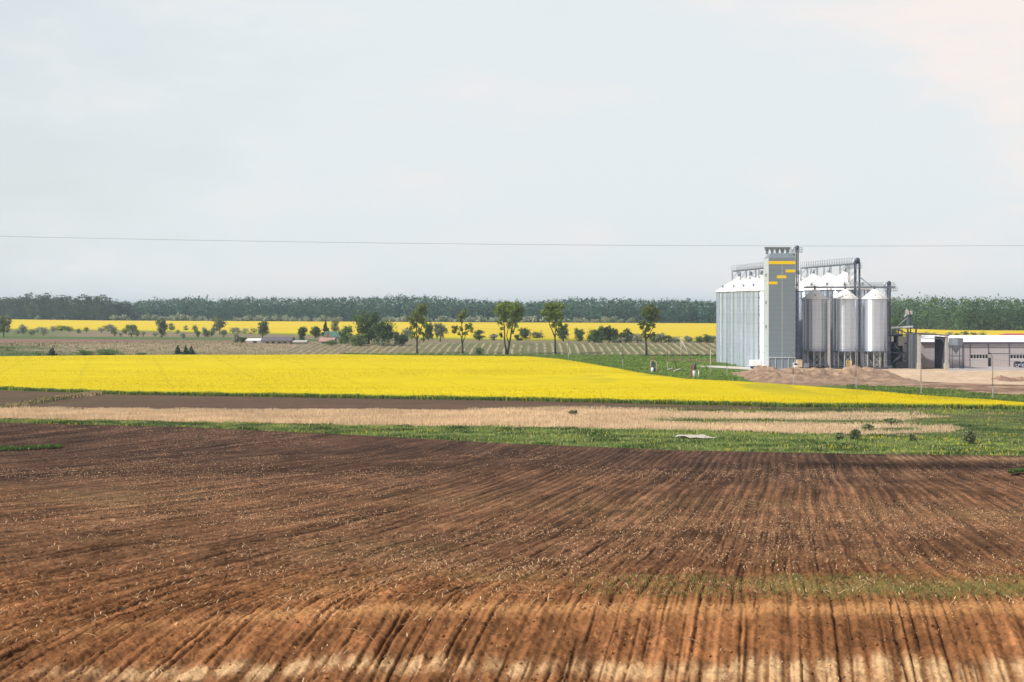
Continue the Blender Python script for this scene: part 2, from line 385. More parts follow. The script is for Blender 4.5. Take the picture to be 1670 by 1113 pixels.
lim = plough_top(xx, dd); uu = furrow_u(xx, dd); clump = .5 * fbm(xx / 2.2, dd / 3.5, 61, 3) + .5 * fbm(uu / .5, dd / 7, 62, 3); big = fbm(xx / 18, dd / 25, 63, 2)
keep = (dd < lim - 1.5) & (R.random(n) < ss(.42, .64, clump * .62 + big * .38) * 1.1) & ~((dd < 49.2) & (R.random(n) < .6))
xx = xx[keep]; dd = dd[keep]; n = len(xx)
zz, _, _ = soil_height(xx, dd)
th = R.random(n) * 6.283; tilt = (R.random(n) - .35) * .5
dv = np.stack([np.cos(th) * np.cos(tilt), np.sin(th) * np.cos(tilt), np.sin(tilt)], 1)
L = .05 + .26 * R.random(n) ** 2.4 + .14 * (R.random(n) < .05); Wd = .006 + .018 * R.random(n) ** 2 + dd * .00012
V, Fq = strips(np.stack([xx, dd, zz + .03 + .3 * L * np.abs(np.sin(tilt))], 1), dv, np.tile([0, 0, 1.], (n, 1)), L, Wd, .02 + .03 * R.random(n))
cs = np.array([.56, .35, .20])[None] * (.35 + 1.0 * R.random((n, 1)) ** 1.4) * np.array([1, .95, .9]) ** R.random((n, 1))
nb = 5200; db = 44 + 50 * R.random(nb) ** 1.3; xb = (R.random(nb) * 2 - 1) * .36 * db
kb = (R.random(nb) < ss(.42, .62, fbm(xb / 1.6, db / 2.2, 64, 3))) & ~((db < 49) & (R.random(nb) < .7)); xb = xb[kb]; db = db[kb]; nb = len(xb)
zb, _, _ = soil_height(xb, db); th = R.random(nb) * 6.283; tl_ = (R.random(nb) - .3) * .6
dvb = np.stack([np.cos(th) * np.cos(tl_), np.sin(th) * np.cos(tl_), np.sin(tl_)], 1); Lb = .14 + .34 * R.random(nb) ** 2
V2, F2 = strips(np.stack([xb, db, zb + .05 + .25 * Lb * np.abs(np.sin(tl_))], 1), dvb, np.tile([0, 0, 1.], (nb, 1)), Lb, .012 + .016 * R.random(nb), .03 + .05 * R.random(nb))
cs2 = np.array([.66, .47, .27])[None] * (.5 + .6 * R.random((nb, 1))); F2 = F2 + len(V); V = np.concatenate([V, V2]); Fq = np.concatenate([Fq, F2]); cs = np.concatenate([cs, cs2])
npm = npmesh('straw_litter', V, Fq, M['straw'], np.repeat(cs, 6, 0)); tag(npm, 'pale straw and stubble bits littering the brown ploughed soil', 'straw', kind='stuff')
# soil clods: little irregular lumps
n = 22000
dd = (43 ** .8 + (120 ** .8 - 43 ** .8) * R.random(n)) ** (1 / .8); xx = (R.random(n) * 2 - 1) * .36 * dd
zz, pr, gr = soil_height(xx, dd); s = .012 + .06 * R.random(n) ** 5
base = np.array([[1, 0, 0], [0, 1, 0], [-1, 0, 0], [0, -1, 0], [0, 0, 1], [0, 0, -.6]])
Vc = base[None] * s[:, None, None] * (.6 + .8 * R.random((n, 6, 1))) + np.stack([xx, dd, zz + s * .3], 1)[:, None]
k = np.arange(n) * 6
Ft = np.concatenate([np.stack([k + a, k + b, k + c], 1) for a, b, c in ((0, 1, 4), (1, 2, 4), (2, 3, 4), (3, 0, 4), (1, 0, 5), (2, 1, 5), (3, 2, 5), (0, 3, 5))])
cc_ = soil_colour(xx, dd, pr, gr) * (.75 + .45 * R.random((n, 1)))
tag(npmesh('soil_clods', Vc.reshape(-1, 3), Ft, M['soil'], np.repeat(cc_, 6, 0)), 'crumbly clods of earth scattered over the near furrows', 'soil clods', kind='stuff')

# strips of land beyond; curves are photo columns -> rows of their far and near edges on the ground
def band(name, top, bot, zoff, m, colf, nx=160, ny=24, px0=-500, px1=2170, relief=0.0, rs=6., kind='structure', hf=None, smooth=True, skirt=False):
    px = np.linspace(px0, px1, nx)
    dt = dist(np.interp(px, *zip(*top)), zoff); db = dist(np.interp(px, *zip(*bot)), zoff)
    v = np.linspace(0, 1, ny)[:, None]
    # straight lines in depth
    xt = X(px, dt); xb = X(px, db)
    d = db * (1 - v) + dt * v; x = xb * (1 - v) + xt * v
    e = np.minimum(1, np.minimum(v, 1 - v) * 8) * np.minimum(1, np.minimum(px - px0, px1 - px) / 25)[None]
    z = T(d) + zoff + relief * (fbm(x / rs, d / rs, 9, 4) - .35) * e
    if hf is not None: z = z + hf(x, d, v, px[None] + 0 * v) * 1.0
    c = colf(x, d, px[None] + 0 * v, v + 0 * x)
    if skirt:
        x = np.concatenate([x[:1], x]); z = np.concatenate([T(d[:1]) - .05, z]); c = np.concatenate([c[:1] * 0 + np.array([.10, .16, .03]), c]); d = np.concatenate([d[:1] - .25, d]); ny += 1
        c[1] = c[1] * .6 + np.array([.10, .16, .03]) * .4
    i, j = np.meshgrid(np.arange(ny - 1), np.arange(nx - 1), indexing='ij'); a = (i * nx + j).ravel()
    o = npmesh(name, np.stack([x, d, z], -1).reshape(-1, 3), np.stack([a, a + 1, a + nx + 1, a + nx], 1), m, c.reshape(-1, 3), smooth=smooth)
    return tag(o, kind=kind) if kind else o
def mixc(a, b, t): t = t[..., None]; return np.array(a) * (1 - t) + np.array(b) * t
# bare soil strip between crop and reeds
soil_top = [(-500, 626), (0, 637), (200, 643), (560, 649), (830, 652), (1110, 658), (1300, 661), (1450, 663), (2170, 668)]
soil_bot = [(-500, 671), (0, 674), (60, 672), (400, 676), (830, 675), (1110, 674), (1300, 672), (1450, 668), (2170, 671)]
def c_soil(x, d, px, v):
    n = fbm(x / 30, d / 3, 71); n2 = fbm(x / 3, d / 1.2, 72)
    c = mixc((.078, .048, .034), (.13, .078, .050), n) * (1 + .5 * (n2[..., None] - .5))
    g = ss(.55, .75, fbm(x / 25, d / 2.5, 75)) * .5
    return mixc((0, 0, 0), (.09, .11, .035), g) + c * (1 - g[..., None])
band('bare_soil_strip', soil_top, soil_bot, .03, M['field'], c_soil, 500, 40, relief=.1, rs=2)
reed_top = [(-500, 669), (0, 671), (60, 669), (400, 672), (700, 673), (830, 670), (900, 667), (1110, 669), (1300, 669), (1420, 671), (1500, 673), (1560, 676), (2170, 680)]
verge_top = [(-500, 680), (0, 685), (200, 688), (560, 694), (800, 696), (1110, 702), (1300, 708), (1500, 713), (1670, 716), (2170, 720)]
def c_reedg(x, d, px, v):
    n = fbm(x / 6, d / 3, 81); c = mixc((.42, .30, .20), (.52, .39, .27), n)
    return mixc((0, 0, 0), (.07, .10, .03), greenmask(px, d, x)) + c * (1 - greenmask(px, d, x)[..., None])
def prow(x, d): return HZ + F * EYE / d
def greenmask(px, d, x=None):
    py = HZ + F * EYE / d; w = (fbm(px / 50, py / 2.5, 83) - .5) * 7
    e_ = 260 * (fbm(px / 90, py / 2.2, 85, 2) - .5); g = ss(1430, 1530, px + w * 10 + e_)
    g = np.maximum(g, ss(1010, 1180, px + w * 12) * np.exp(-((py - 671.0 + w * .3 - (px - 1200) * .002) / 3.0) ** 2) * 1.6)
    g = np.maximum(g, ss(1020, 1130, px + w * 14) * np.exp(-((py - 687 + w * .3 - (px - 1100) * .008) / 3.2) ** 2) * 1.4)
    g = np.maximum(g, ss(1180, 1450, px + w * 20) * .25)
    return np.clip(g, 0, 1)
band('dry_reed_ground', reed_top, verge_top, .06, M['field'], c_reedg, 400, 40, relief=.1, rs=2)
def c_verge(x, d, px, v):
    n = fbm(x / 5, d / 5, 84); return mixc((.08, .14, .03), (.14, .20, .05), n)
band('grass_verge', verge_top, ptop_and := list(zip(ptop_px[:1], ptop_py[:1])) and [(a, b) for a, b in zip(ptop_px, ptop_py)], .02, M['field'], c_verge, 400, 20, px0=-400, px1=2100, relief=.1, rs=2)

# blades
def blades(n, xd, h, w, col, name, label, cat, m=M['blade'], lean=.25):
    x, d = xd; n = len(x)
    th = R.random(n) * math.pi; wx = np.cos(th) * w / 2; wy = np.sin(th) * w / 2
    lx = (R.random(n) - .4) * lean * h * 2; ly = (R.random(n) - .5) * lean * h * 2
    z = T(d) - .02
    tp = .35
    V = np.stack([np.stack([x - wx, d - wy, z], 1), np.stack([x + wx, d + wy, z], 1),
                  np.stack([x + lx + wx * tp, d + ly + wy * tp, z + h], 1), np.stack([x + lx - wx * tp, d + ly - wy * tp, z + h], 1)], 1).reshape(-1, 3)
    k = np.arange(n) * 4
    o = npmesh(name, V, np.stack([k, k + 1, k + 2, k + 3], 1), m, np.repeat(col, 4, 0))
    return tag(o, label, cat, kind='stuff')
def region_pts(n, top, bot, px0, px1, zoff=0.):
    px = px0 + (px1 - px0) * R.random(n); v = R.random(n)
    dt = dist(np.interp(px, *zip(*top)), zoff); db = dist(np.interp(px, *zip(*bot)), zoff)
    d = db + (dt - db) * v; x = X(px, db) * (1 - v) + X(px, dt) * v
    return x, d, CX + x / d * F
# reeds
x, d, px = region_pts(170000, reed_top, verge_top, -500, 1680)
gm = greenmask(px, d); keep = (R.random(len(x)) > gm * 1.05) & (fbm(x / 2.0, d / 2, 87, 2) + R.random(len(x)) * .5 > .5)
x = x[keep]; d = d[keep]; n = len(x)
hr = (.22 + .75 * fbm(x / 3, d / 3, 88, 3) + .2 * R.random(n)) * .82 * (1 - .3 * ss(900, 1100, CX + x / d * F))
cr = np.array([.70, .54, .35])[None] * (.72 + .5 * fbm(x / 7, d / 4, 89, 3)[:, None]) * (.85 + .3 * R.random((n, 1)))
blades(n, (x, d), hr, .045 + .05 * R.random(n), cr, 'reeds', 'pale dry reeds standing in a long belt beyond the green verge', 'reeds', lean=.12)
# green in the reed belt and to the right
x, d, px = region_pts(90000, [(-500, 664), (900, 664), (1110, 663), (1300, 662), (1450, 662), (1600, 663), (2170, 667)], verge_top, 850, 2170)
gm = greenmask(px, d); keep = (R.random(len(x)) < gm); x = x[keep]; d = d[keep]; px = px[keep]; n = len(x)
gl = ss(.3, .7, fbm(x / 6, d / 4, 90, 4))[:, None]
cg = (np.array([.055, .10, .028]) * (1 - gl) + np.array([.22, .27, .08]) * gl) * (.7 + .6 * R.random((n, 1)))
yl = ((fbm(x / 6, d / 3, 95, 3) > .66) & (R.random(n) < .22))[:, None]; cg = np.where(yl, np.array([.62, .52, .02]), cg)
dr = ((fbm(x / 9, d / 5, 96, 3) > .62) & (R.random(n) < .5))[:, None]; cg = np.where(dr & ~yl, np.array([.3, .23, .13]), cg)
blades(n, (x, d), .08 + .42 * fbm(x / 3, d / 3, 91, 3) * R.random(n), .08 + .14 * R.random(n), cg, 'meadow_grass', 'green meadow grass with yellow flowers right of the reed belt', 'grass')
# verge grass
bot = [(a, b) for a, b in zip(ptop_px, ptop_py)]
x, d, px = region_pts(120000, verge_top, bot, -400, 2100)
n = len(x); gl = ss(.28, .72, fbm(x / 3.5, d / 3, 92, 4))[:, None]
cg = (np.array([.055, .105, .022]) * (1 - gl) + np.array([.26, .33, .09]) * gl) * (.7 + .6 * R.random((n, 1))); cg = np.where(R.random((n, 1)) < .10, np.array([.45, .38, .22]), cg)
yl = ((fbm(x / 3.5, d / 2.5, 97, 3) + .07 * ss(1100, 1250, px) > .68) & (R.random(n) < .2))[:, None]; cg = np.where(yl, np.array([.62, .52, .02]), cg)
blades(n, (x, d), .08 + .5 * fbm(x / 2.5, d / 2.5, 93, 3) * R.random(n), .08 + .13 * R.random(n), cg, 'verge_grass', 'lush green verge grass along the edge of the ploughed field', 'grass')
# diagonal bank of dry grass across the soil strip at far left, and grass islands in the plough land
def path_pts(n, pts, wid):
    t = R.random(n); px = np.interp(t, np.linspace(0, 1, len(pts)), [p[0] for p in pts]); py = np.interp(t, np.linspace(0, 1, len(pts)), [p[1] for p in pts])
    d = dist(py) + (R.random(n) + R.random(n) - 1) * wid; x = X(px, d); return x, d
x, d = path_pts(9000, [(-60, 673), (0, 668), (60, 657), (110, 649), (165, 643)], 5); n = len(x)
q = R.random((n, 1)) < .4 + .35 * (fbm(x / 3, d / 3, 98)[:, None] - .5) * 4
blades(n, (x, d), .25 + .4 * R.random(n), .12 + .1 * R.random(n), np.where(q, np.array([.08, .12, .03]), np.array([.48, .35, .2])) * (.7 + .5 * R.random((n, 1))), 'bank_grass', 'dry tufted grass on the bank crossing the bare soil strip', 'grass')
for nm, lab, pts, w, cnt in (('grass_patch', 'small green weed patch in the ploughed field at its left end', [(-30, 737), (30, 734), (100, 730)], 1.6, 5200),
                             ('grass_patch', 'bright green weed patch in the ploughed field at its right end', [(1645, 773), (1670, 771), (1760, 766)], 1.6, 3500)):
    x, d = path_pts(cnt, pts, w); n = len(x)
    z, _, _ = soil_height(x, d)
    q = (R.random((n, 1)) < .06)
    o = blades(n, (x, d), .15 + .35 * R.random(n) * fbm(x / 1., d / 1., 3), .06 + .08 * R.random(n), np.where(q, np.array([.5, .5, .4]), np.array([.075, .14, .022])) * (.6 + .7 * R.random((n, 1))), nm, lab, 'grass')
    o.location.z = .12
# seedlings on the near terrace
n = 9000; d = 51.5 + 9 * R.random(n) ** 1.3; x = 2 + 22 * R.random(n) ** .8
keep = fbm(x / 3, d / 1.6, 43) + .2 * R.random(n) > .55; x = x[keep]; d = d[keep]; n = len(x)
z, _, _ = soil_height(x, d)
o = blades(n, (x, d), .06 + .08 * R.random(n), .012 + .02 * R.random(n), np.array([.22, .24, .075]) * (.7 + .6 * R.random((n, 1))), 'seedlings', 'thin green seedlings sprouting behind the earth terrace lip', 'seedlings')
co = np.empty(n * 12, np.float32); o.data.vertices.foreach_get('co', co); co = co.reshape(-1, 3); co[:, 2] += np.repeat(z - T(d) + .02, 4); o.data.vertices.foreach_set('co', co.ravel())

# ------------------------------------------------------------------ rapeseed fields
CH = .8
rt = [(-500, 582), (0, 581), (250, 579), (560, 578.5), (860, 581), (910, 585), (950, 591), (1000, 600), (1060, 611), (1120, 618.5), (1200, 622), (1300, 629), (1400, 636), (1450, 640), (1500, 645), (1560, 649), (1620, 653), (1665, 657), (1760, 661)]
rb = [(-500, 622), (0, 629), (200, 636.5), (560, 642), (830, 646), (1110, 652), (1300, 656), (1450, 657), (1600, 659), (1665, 660.5), (1760, 663)]
def c_rape(x, d, px, v):
    a = fbm(x / 60, d / 14, 101, 4); b = fbm(x / 8, d / 5, 103, 3)
    tl = np.abs(((x * .97 + d * .22) / 18) % 1 - .5) < .022
    c = mixc((.585, .47, .001), (.52, .415, .002), a) * (1 - .10 * tl[..., None]) * (1 + .24 * (b[..., None] - .5))
    gr = np.clip(ss(.55, .72, fbm(x / 12, d / 25, 105, 3)) * ss(860, 1000, px) * (1 - ss(.3, .85, 1 - v)) + .6 * ss(.9, 1, v) * ss(840, 950, px), 0, 1) * .45
    return c * (1 - gr[..., None]) + np.array([.17, .2, .03]) * gr[..., None]
o = band('rapeseed_field', rt, rb, CH, M['rape'], c_rape, 700, 150, px1=1760, relief=.10, rs=1.6, skirt=True, hf=lambda x, d, v, px: .35 * (fbm(x / 50, d / 50, 107, 2) - .5))
# green stalk wall along the near edge, part of the same crop: real stems with yellow heads
px = -500 + 2260 * R.random(42000); d = dist(np.interp(px, *zip(*rb)), CH) - 1.7 * R.random(len(px)) ** 1.3 + .5; x = X(px, d); n = len(x)
cgr = np.array([.12, .19, .04])[None] * (.6 + .8 * fbm(x / 1.5, d / 1.5, 108, 3)[:, None] * R.random((n, 1)) * 1.6 + .2)
hh = (.25 + .58 * R.random(n)) * (.7 + .5 * fbm(x / 3, d, 109, 2))
cgr = np.where((R.random((n, 1)) < .4) & (hh[:, None] > .68), np.array([.45, .38, .01]), cgr)
blades(n, (x, d), hh, .14 + .12 * R.random(n), cgr, 'rapeseed_edge', 'green leafy stalks with yellow heads edging the near rapeseed field', 'rapeseed plants', lean=.18)
# thin skin of blossom on top of the crop, small yellow heads
x, d, px = region_pts(90000, rt, rb, -450, 1750, CH); n = len(x)
o = blades(n, (x, d), (.05 + .14 * R.random(n)), .12 + .10 * R.random(n), (np.array([.62, .495, .001])[None] * (.85 + .3 * R.random((n, 1)))), 'rapeseed_blossom', 'yellow blossom heads covering the near rapeseed field', 'rapeseed blossom', m=M['blade'], lean=.5)
o.location.z = CH - .02

frt = [(-500, 521), (0, 521), (170, 523), (850, 526.3), (1165, 527.5), (1400, 534), (1560, 539), (2170, 541)]
frb = [(-500, 535), (120, 536.5), (230, 538), (400, 541.5), (480, 543), (640, 548), (850, 552), (1165, 553.5), (2170, 556)]
def c_rape2(x, d, px, v):
    a = fbm(x / 300, d / 120, 111, 3); return mixc((.62, .47, .03), (.54, .41, .02), a) * (1 + 0 * a[..., None])
band('far_rapeseed_field', frt, frb, 1.0, M['rape'], c_rape2, 200, 24, skirt=True)
# orchard meadow between the far crop and the row field (left half), and tan strips
ot = [(-500, 536), (120, 537.5), (230, 539), (400, 542.5), (480, 544), (640, 549), (850, 553), (1165, 554.5), (2170, 557)]
om = [(-500, 549), (0, 549), (480, 551), (560, 558), (700, 562), (2170, 563)]
def c_orch(x, d, px, v):
    a = fbm(x / 60, d / 14, 121, 4); b = fbm(x / 12, d / 6, 122, 3)
    c = mixc((.17, .15, .085), (.27, .19, .13), a) * (1 + .5 * (b[..., None] - .5))
    g = np.clip(ss(160, 40, px) + ss(.5, .7, fbm(x / 90, d / 10, 124)) * .6, 0, 1) * .8
    return c * (1 - g[..., None]) + np.array([.10, .15, .055]) * g[..., None]
band('orchard_meadow', ot, om, .05, M['field'], c_orch, 300, 30)
gt = om; gb = [(-500, 553), (0, 553), (300, 555), (480, 556), (560, 560), (700, 562.5), (2170, 563.5)]
band('green_field_strip', gt, gb, .08, M['field'], lambda x, d, px, v: mixc((.07, .12, .04), (.10, .15, .05), fbm(x / 30, d / 10, 131)), 200, 8)
bt = gb; bb = [(-500, 562), (0, 562), (120, 560), (230, 558), (480, 557), (560, 560.5), (2170, 564)]
band('fallow_strip', bt, bb, .11, M['field'], lambda x, d, px, v: mixc((.19, .105, .085), (.26, .15, .12), fbm(x / 40, d / 8, 132)), 200, 10, px1=560)
# dry grass land left, with green corner
dt_ = [(-500, 561.8), (0, 561.8), (120, 559.8), (230, 557.8), (480, 556.8), (560, 560), (640, 562)]
db_ = [(-500, 580), (640, 580)]
def c_dry(x, d, px, v):
    a = fbm(x / 10, d / 6, 141, 4); b = fbm(x / 3, d / 3, 142, 3)
    c = mixc((.23, .19, .115), (.34, .27, .18), a) * (1 + .6 * (b[..., None] - .5))
    g = np.clip(ss(190, 20, px + 200 * (fbm(x / 40, d / 12, 143) - .5) + 60 * v), 0, 1) * .8 * ss(1, .7, v) + ss(.3, 0, v) * .6
    g = np.clip(g, 0, 1)[..., None]; return c * (1 - g) + np.array([.075, .115, .035]) * g
band('dry_grassland', dt_, db_, .05, M['field'], c_dry, 420, 60, px1=640, relief=.25, rs=3)
# the field of pale swath rows
xr = np.linspace(X(480, 600), X(1900, 600), 1100); dr_ = np.linspace(559, 626, 46)
DR, XR = np.meshgrid(dr_, xr, indexing='ij')
ph = ((XR - .014 * (DR - 560)) / 2.75 + .25 * (fbm(XR / 20, DR / 12, 151, 3) - .5)); fr = np.abs((ph % 1) - .5) * 2
ridge = ss(.45, .95, fr); leftfade = ss(-50, -12, XR); w = .4 + .6 * leftfade; rr = ss(70, 95, XR)
rc = mixc((.10, .13, .05), (.17, .15, .085), fbm(XR / 7, DR / 7, 152, 3)); rc = mixc((0, 0, 0), (.2, .17, .105), (1 - leftfade) * .7) + rc * (1 - ((1 - leftfade) * .7)[..., None])
rf = (ridge * (.2 + .8 * fbm(XR / 2, DR / 4, 153, 3)) * ss(.22, .5, fbm(XR / 3.5, DR / 9, 157, 3)) * 1.05).clip(0, 1)[..., None]; rc = rc * (1 - rf) + np.array([.42, .35, .22]) * rf
zr = T(DR) + .12 + .22 * ridge * w + .1 * fbm(XR / 2, DR / 2, 155, 3)
nn = len(xr); i, j = np.meshgrid(np.arange(len(dr_) - 1), np.arange(nn - 1), indexing='ij'); a = (i * nn + j).ravel()
tag(npmesh('row_field', np.stack([XR, DR, zr], -1).reshape(-1, 3), np.stack([a, a + 1, a + nn + 1, a + nn], 1), M['field'], rc.reshape(-1, 3), smooth=True), kind='structure')

# ------------------------------------------------------------------ yard, path, earth heaps
def c_sand(x, d, px, v):
    a = fbm(x / 6, d / 5, 161, 4); b = fbm(x / 1.5, d / 1.5, 163, 3)
    return mixc((.46, .33, .22), (.56, .44, .32), a) * (1 + .35 * (b[..., None] - .5))
band('sand_yard', [(1150, 588), (2170, 588)], [(1150, 608), (1300, 612), (1440, 620), (1560, 625), (1670, 629), (2170, 631)], .05, M['field'], c_sand, 260, 60, px0=1235, relief=.0,
     hf=lambda x, d, v, px: (1.8 * np.exp(-((d - 400) / 16) ** 2) * (fbm(x / 7, d / 9, 165, 3) - .15) * ss(1430, 1470, px) + .25 * (fbm(x / 2, d / 2, 166) - .3) * ss(431, 418, d)) * ss(0, .06, v))
band('yard_concrete', [(1545, 598), (2170, 598)], [(1545, 605), (1600, 606), (1640, 607), (2170, 607)], .30, M['field'], lambda x, d, px, v: mixc((.33, .31, .31), (.40, .37, .36), fbm(x / 9, d / 9, 167)), 30, 6, px0=1545)
def c_dirt(x, d, px, v):
    a = fbm(x / 8, d / 2, 171, 4); b = fbm(x / 1.5, d / 1.2, 172, 3)
    return mixc((.17, .105, .07), (.36, .245, .165), ss(.35, .7, a)) * (1 + .4 * (b[..., None] - .5))
band('dirt_track', [(1390, 622), (1460, 623), (1560, 625), (1670, 628), (2170, 630)], [(1390, 629), (1440, 631), (1500, 633), (1560, 637), (1600, 643), (1670, 646), (2170, 652)], .08, M['field'], c_dirt, 240, 40, px0=1390, relief=.55, rs=3)
band('gravel_path', [(980, 597), (1160, 596.5), (1250, 600), (1300, 602)], [(980, 599), (1160, 599.5), (1240, 604.5), (1300, 607)], .10, M['field'], lambda x, d, px, v: mixc((.45, .42, .37), (.55, .52, .46), fbm(x / 5, d / 3, 175)), 80, 8, px0=1128, px1=1300)
band('brown_strip', [(1080, 585.5), (1175, 586.5)], [(1080, 588.5), (1175, 591)], .12, M['field'], lambda x, d, px, v: mixc((.28, .16, .11), (.22, .12, .08), fbm(x / 5, d / 3, 176)), 30, 6, px0=1085, px1=1175)
# long excavated heap
def heap(name, label, x0, x1, y0, y1, hmax, seed, col1, col2, skew=0.):
    nx, ny = 260, 70; xs = np.linspace(x0, x1, nx); ys = np.linspace(y0, y1, ny); Y, Xx = np.meshgrid(ys, xs, indexing='ij')
    u = (Xx - x0) / (x1 - x0); v = (Y - y0) / (y1 - y0)
    env = np.clip(np.minimum(u / .16, (1 - u) / .13), 0, 1) ** .8 * np.clip(np.minimum(v / .55, (1 - v) / .3), 0, 1) ** .9
    z = env * (hmax * (.78 + .45 * (fbm(Xx / 14, Y / 14, seed, 2) - .5)) + 3.2 * (fbm(Xx / 3.4, Y / 7, seed + 1, 4) - .5) + .9 * (fbm(Xx / .9, Y / 1.4, seed + 5, 3) - .5))
    z = T(Y) - .05 + np.maximum(z, 0) + .0
    a = fbm(Xx / 5, Y / 4, seed + 2, 4); b = fbm(Xx / 1.2, Y / 1.2, seed + 3, 3)
    c = mixc(col1, col2, a) * (1 + .9 * (b[..., None] - .5)); top = (ss(.5, .8, v) * ss(.3, .7, env))[..., None] * .5; c = c * (1 - top) + np.array([.46, .33, .22]) * top
    i, j = np.meshgrid(np.arange(ny - 1), np.arange(nx - 1), indexing='ij'); k = (i * nx + j).ravel()
    o = npmesh(name, np.stack([Xx, Y, z], -1).reshape(-1, 3), np.stack([k, k + 1, k + nx + 1, k + nx], 1), M['field'], c.reshape(-1, 3), smooth=True)
    return tag(o, label, 'earth heap')
heap('earth_heap', 'long heap of excavated brown earth in front of the silos', X(1207, 385), X(1466, 385), 346, 418, 2.1, 181, (.18, .115, .078), (.36, .255, .175))
heap('earth_heap', 'low lump of dark earth on the pale sand at the right edge', X(1622, 370), X(1700, 370), 362, 378, 1.0, 191, (.16, .10, .08), (.30, .2, .14))

x, d, px = region_pts(42000, [(-500, 561), (230, 558), (480, 557), (640, 561.5)], [(-500, 580), (640, 580)], -450, 640)
n = len(x); a_ = fbm(x / 12, d / 7, 141, 4)[:, None]; gq_ = R.random((n, 1)) < .12 + .7 * (ss(170, 20, px) * ss(559, 566, HZ + F * (EYE - T(d)) / d))[:, None] + .35 * (a_ < .42)
cg = np.where(gq_, np.array([.10, .15, .045]), np.array([.40, .33, .21])) * (.75 + .45 * R.random((n, 1)))
blades(n, (x, d), .12 + .4 * R.random(n) * a_[:, 0] * 1.6, .25 + .3 * R.random(n), cg, 'dry_grass', 'dry pale tussocky grass on the land beyond the near crop, left half', 'grass')
x, d, px = region_pts(9000, [(1380, 629), (1440, 631), (1500, 633), (1560, 637), (1600, 643), (1700, 647)], [(1380, 636), (1440, 641), (1500, 646), (1560, 650), (1620, 654), (1700, 658)], 1380, 1700)
n = len(x); a_ = fbm(x / 4, d / 4, 145, 4)[:, None]; cg = (np.array([.08, .15, .03]) * (1 - a_) + np.array([.24, .31, .08]) * a_) * (.6 + .7 * R.random((n, 1)))
blades(n, (x, d), .1 + .6 * R.random(n) * fbm(x / 3, d / 3, 147), .15 + .25 * R.random(n), cg, 'margin_grass', 'green grass margin between the dirt track and the yellow crop', 'grass')
x, d, px = region_pts(60000, [(560, 577), (860, 578), (1170, 582)], [(560, 579.5), (860, 582), (910, 586), (950, 592), (1000, 601), (1060, 612), (1120, 620), (1200, 623), (1250, 604)], 560, 1250)
n = len(x); a_ = fbm(x / 5, d / 6, 144, 4)[:, None]
keep = ~((px > 1155) & (HZ + F * EYE / d < 605) & (HZ + F * EYE / d > 596)); 
cg = (np.array([.10, .18, .03]) * (1 - a_) + np.array([.26, .36, .08]) * a_) * (.6 + .7 * R.random((n, 1)))
x = x[keep]; d = d[keep]; cg = cg[keep]; n = len(x)
blades(n, (x, d), .15 + .45 * R.random(n) * fbm(x / 4, d / 4, 146), .2 + .3 * R.random(n), cg, 'slope_grass', 'fresh green grass on the slope left of the silos', 'grass')

# ------------------------------------------------------------------ silos
def big_silo(label, x, y, r=6.4, he=20.3, hp=24.6, group=None, rz=0):
    t = thing('grain_silo', label, 'silo', (x, y, 0), rz, group)
    m = MB(); m.lathe([(r, 0), (r, he)], 64)
    for k in range(26):
        a = 2 * math.pi * (k + .5) / 26; c, s = math.cos(a), math.sin(a)
        m.bar((c * (r + .08), s * (r + .08), .0), (c * (r + .08), s * (r + .08), he - .1), .20, .24)
    m.build('wall', M['galv'], t)
    for h in (4.2, 11.8, 14.0, 16.2, 18.4): m = MB(); m.lathe([(r + .02, h - .03), (r + .12, h - .03), (r + .12, h + .03), (r + .02, h + .03), (r + .02, h - .03)], 64); m.build('wind_ring', M['galv'], t)
    m = MB(); m.lathe([(r + .35, he - .22), (r + .38, he), (.75, hp - .35), (.75, hp), (0.01, hp + .12)], 48)
    for k in range(24):
        a = 2 * math.pi * k / 24; c, s = math.cos(a), math.sin(a)
        m.bar((c * (r + .3), s * (r + .3), he + .07), (c * .8, s * .8, hp - .30), .10, .14)
    m.build('roof', M['galv_roof'], t)
    for k in range(6):
        a = 2 * math.pi * (k + .3) / 6; c, s = math.cos(a), math.sin(a); rr = r * .82; z0 = he + (hp - he) * .2
        v = MB(); v.tube([(c * rr, s * rr, z0 - .1), (c * rr, s * rr, z0 + .55), (c * (rr + .3), s * (rr + .3), z0 + .7)], [.22, .22, .26], 8); v.build('roof_vent', M['steel'], t)
    v = MB(); v.tube([(0, 0, hp), (0, 0, hp + 1.2)], .35, 10); v.build('filling_spout', M['steel'], t)
    l = MB(); a = rad(-128); c, s = math.cos(a), math.sin(a)
    for dx in (-.25, .25): l.bar((c * (r + .3) - s * dx, s * (r + .3) + c * dx, 0), (c * (r + .3) - s * dx, s * (r + .3) + c * dx, he + 1), .06)
    for q in range(36): l.bar((c * (r + .3) + s * .25, s * (r + .3) - c * .25, .5 + q * .56), (c * (r + .3) - s * .25, s * (r + .3) + c * .25, .5 + q * .56), .05)
    l.build('ladder', M['steel'], t)
    return t
gA = 'tall flat bottomed silos left of the grey tower'
labA = ['nearest of the four big pale silos left of the tower, partly behind it', 'second nearest of the four big pale silos left of the tower',
        'third of the four big pale silos left of the tower, counting from the tower', 'farthest of the four big pale silos left of the tower, at the row left end']
for k, (px, d) in enumerate(((1259, 448.5), (1242, 461.8), (1225, 475.1), (1206.5, 488.4))):
    big_silo(labA[k], X(px, d), d, 6.45, 20.3, 24.4, gA)
gB = 'tall flat bottomed silos behind the hopper silos'
labB = ['nearest big silo with white roof, behind the middle hopper silo', 'second big white roofed silo behind the hopper silos, counting from the right',
        'third big white roofed silo behind the left hopper silo', 'farthest big white roofed silo, half hidden behind the grey tower']
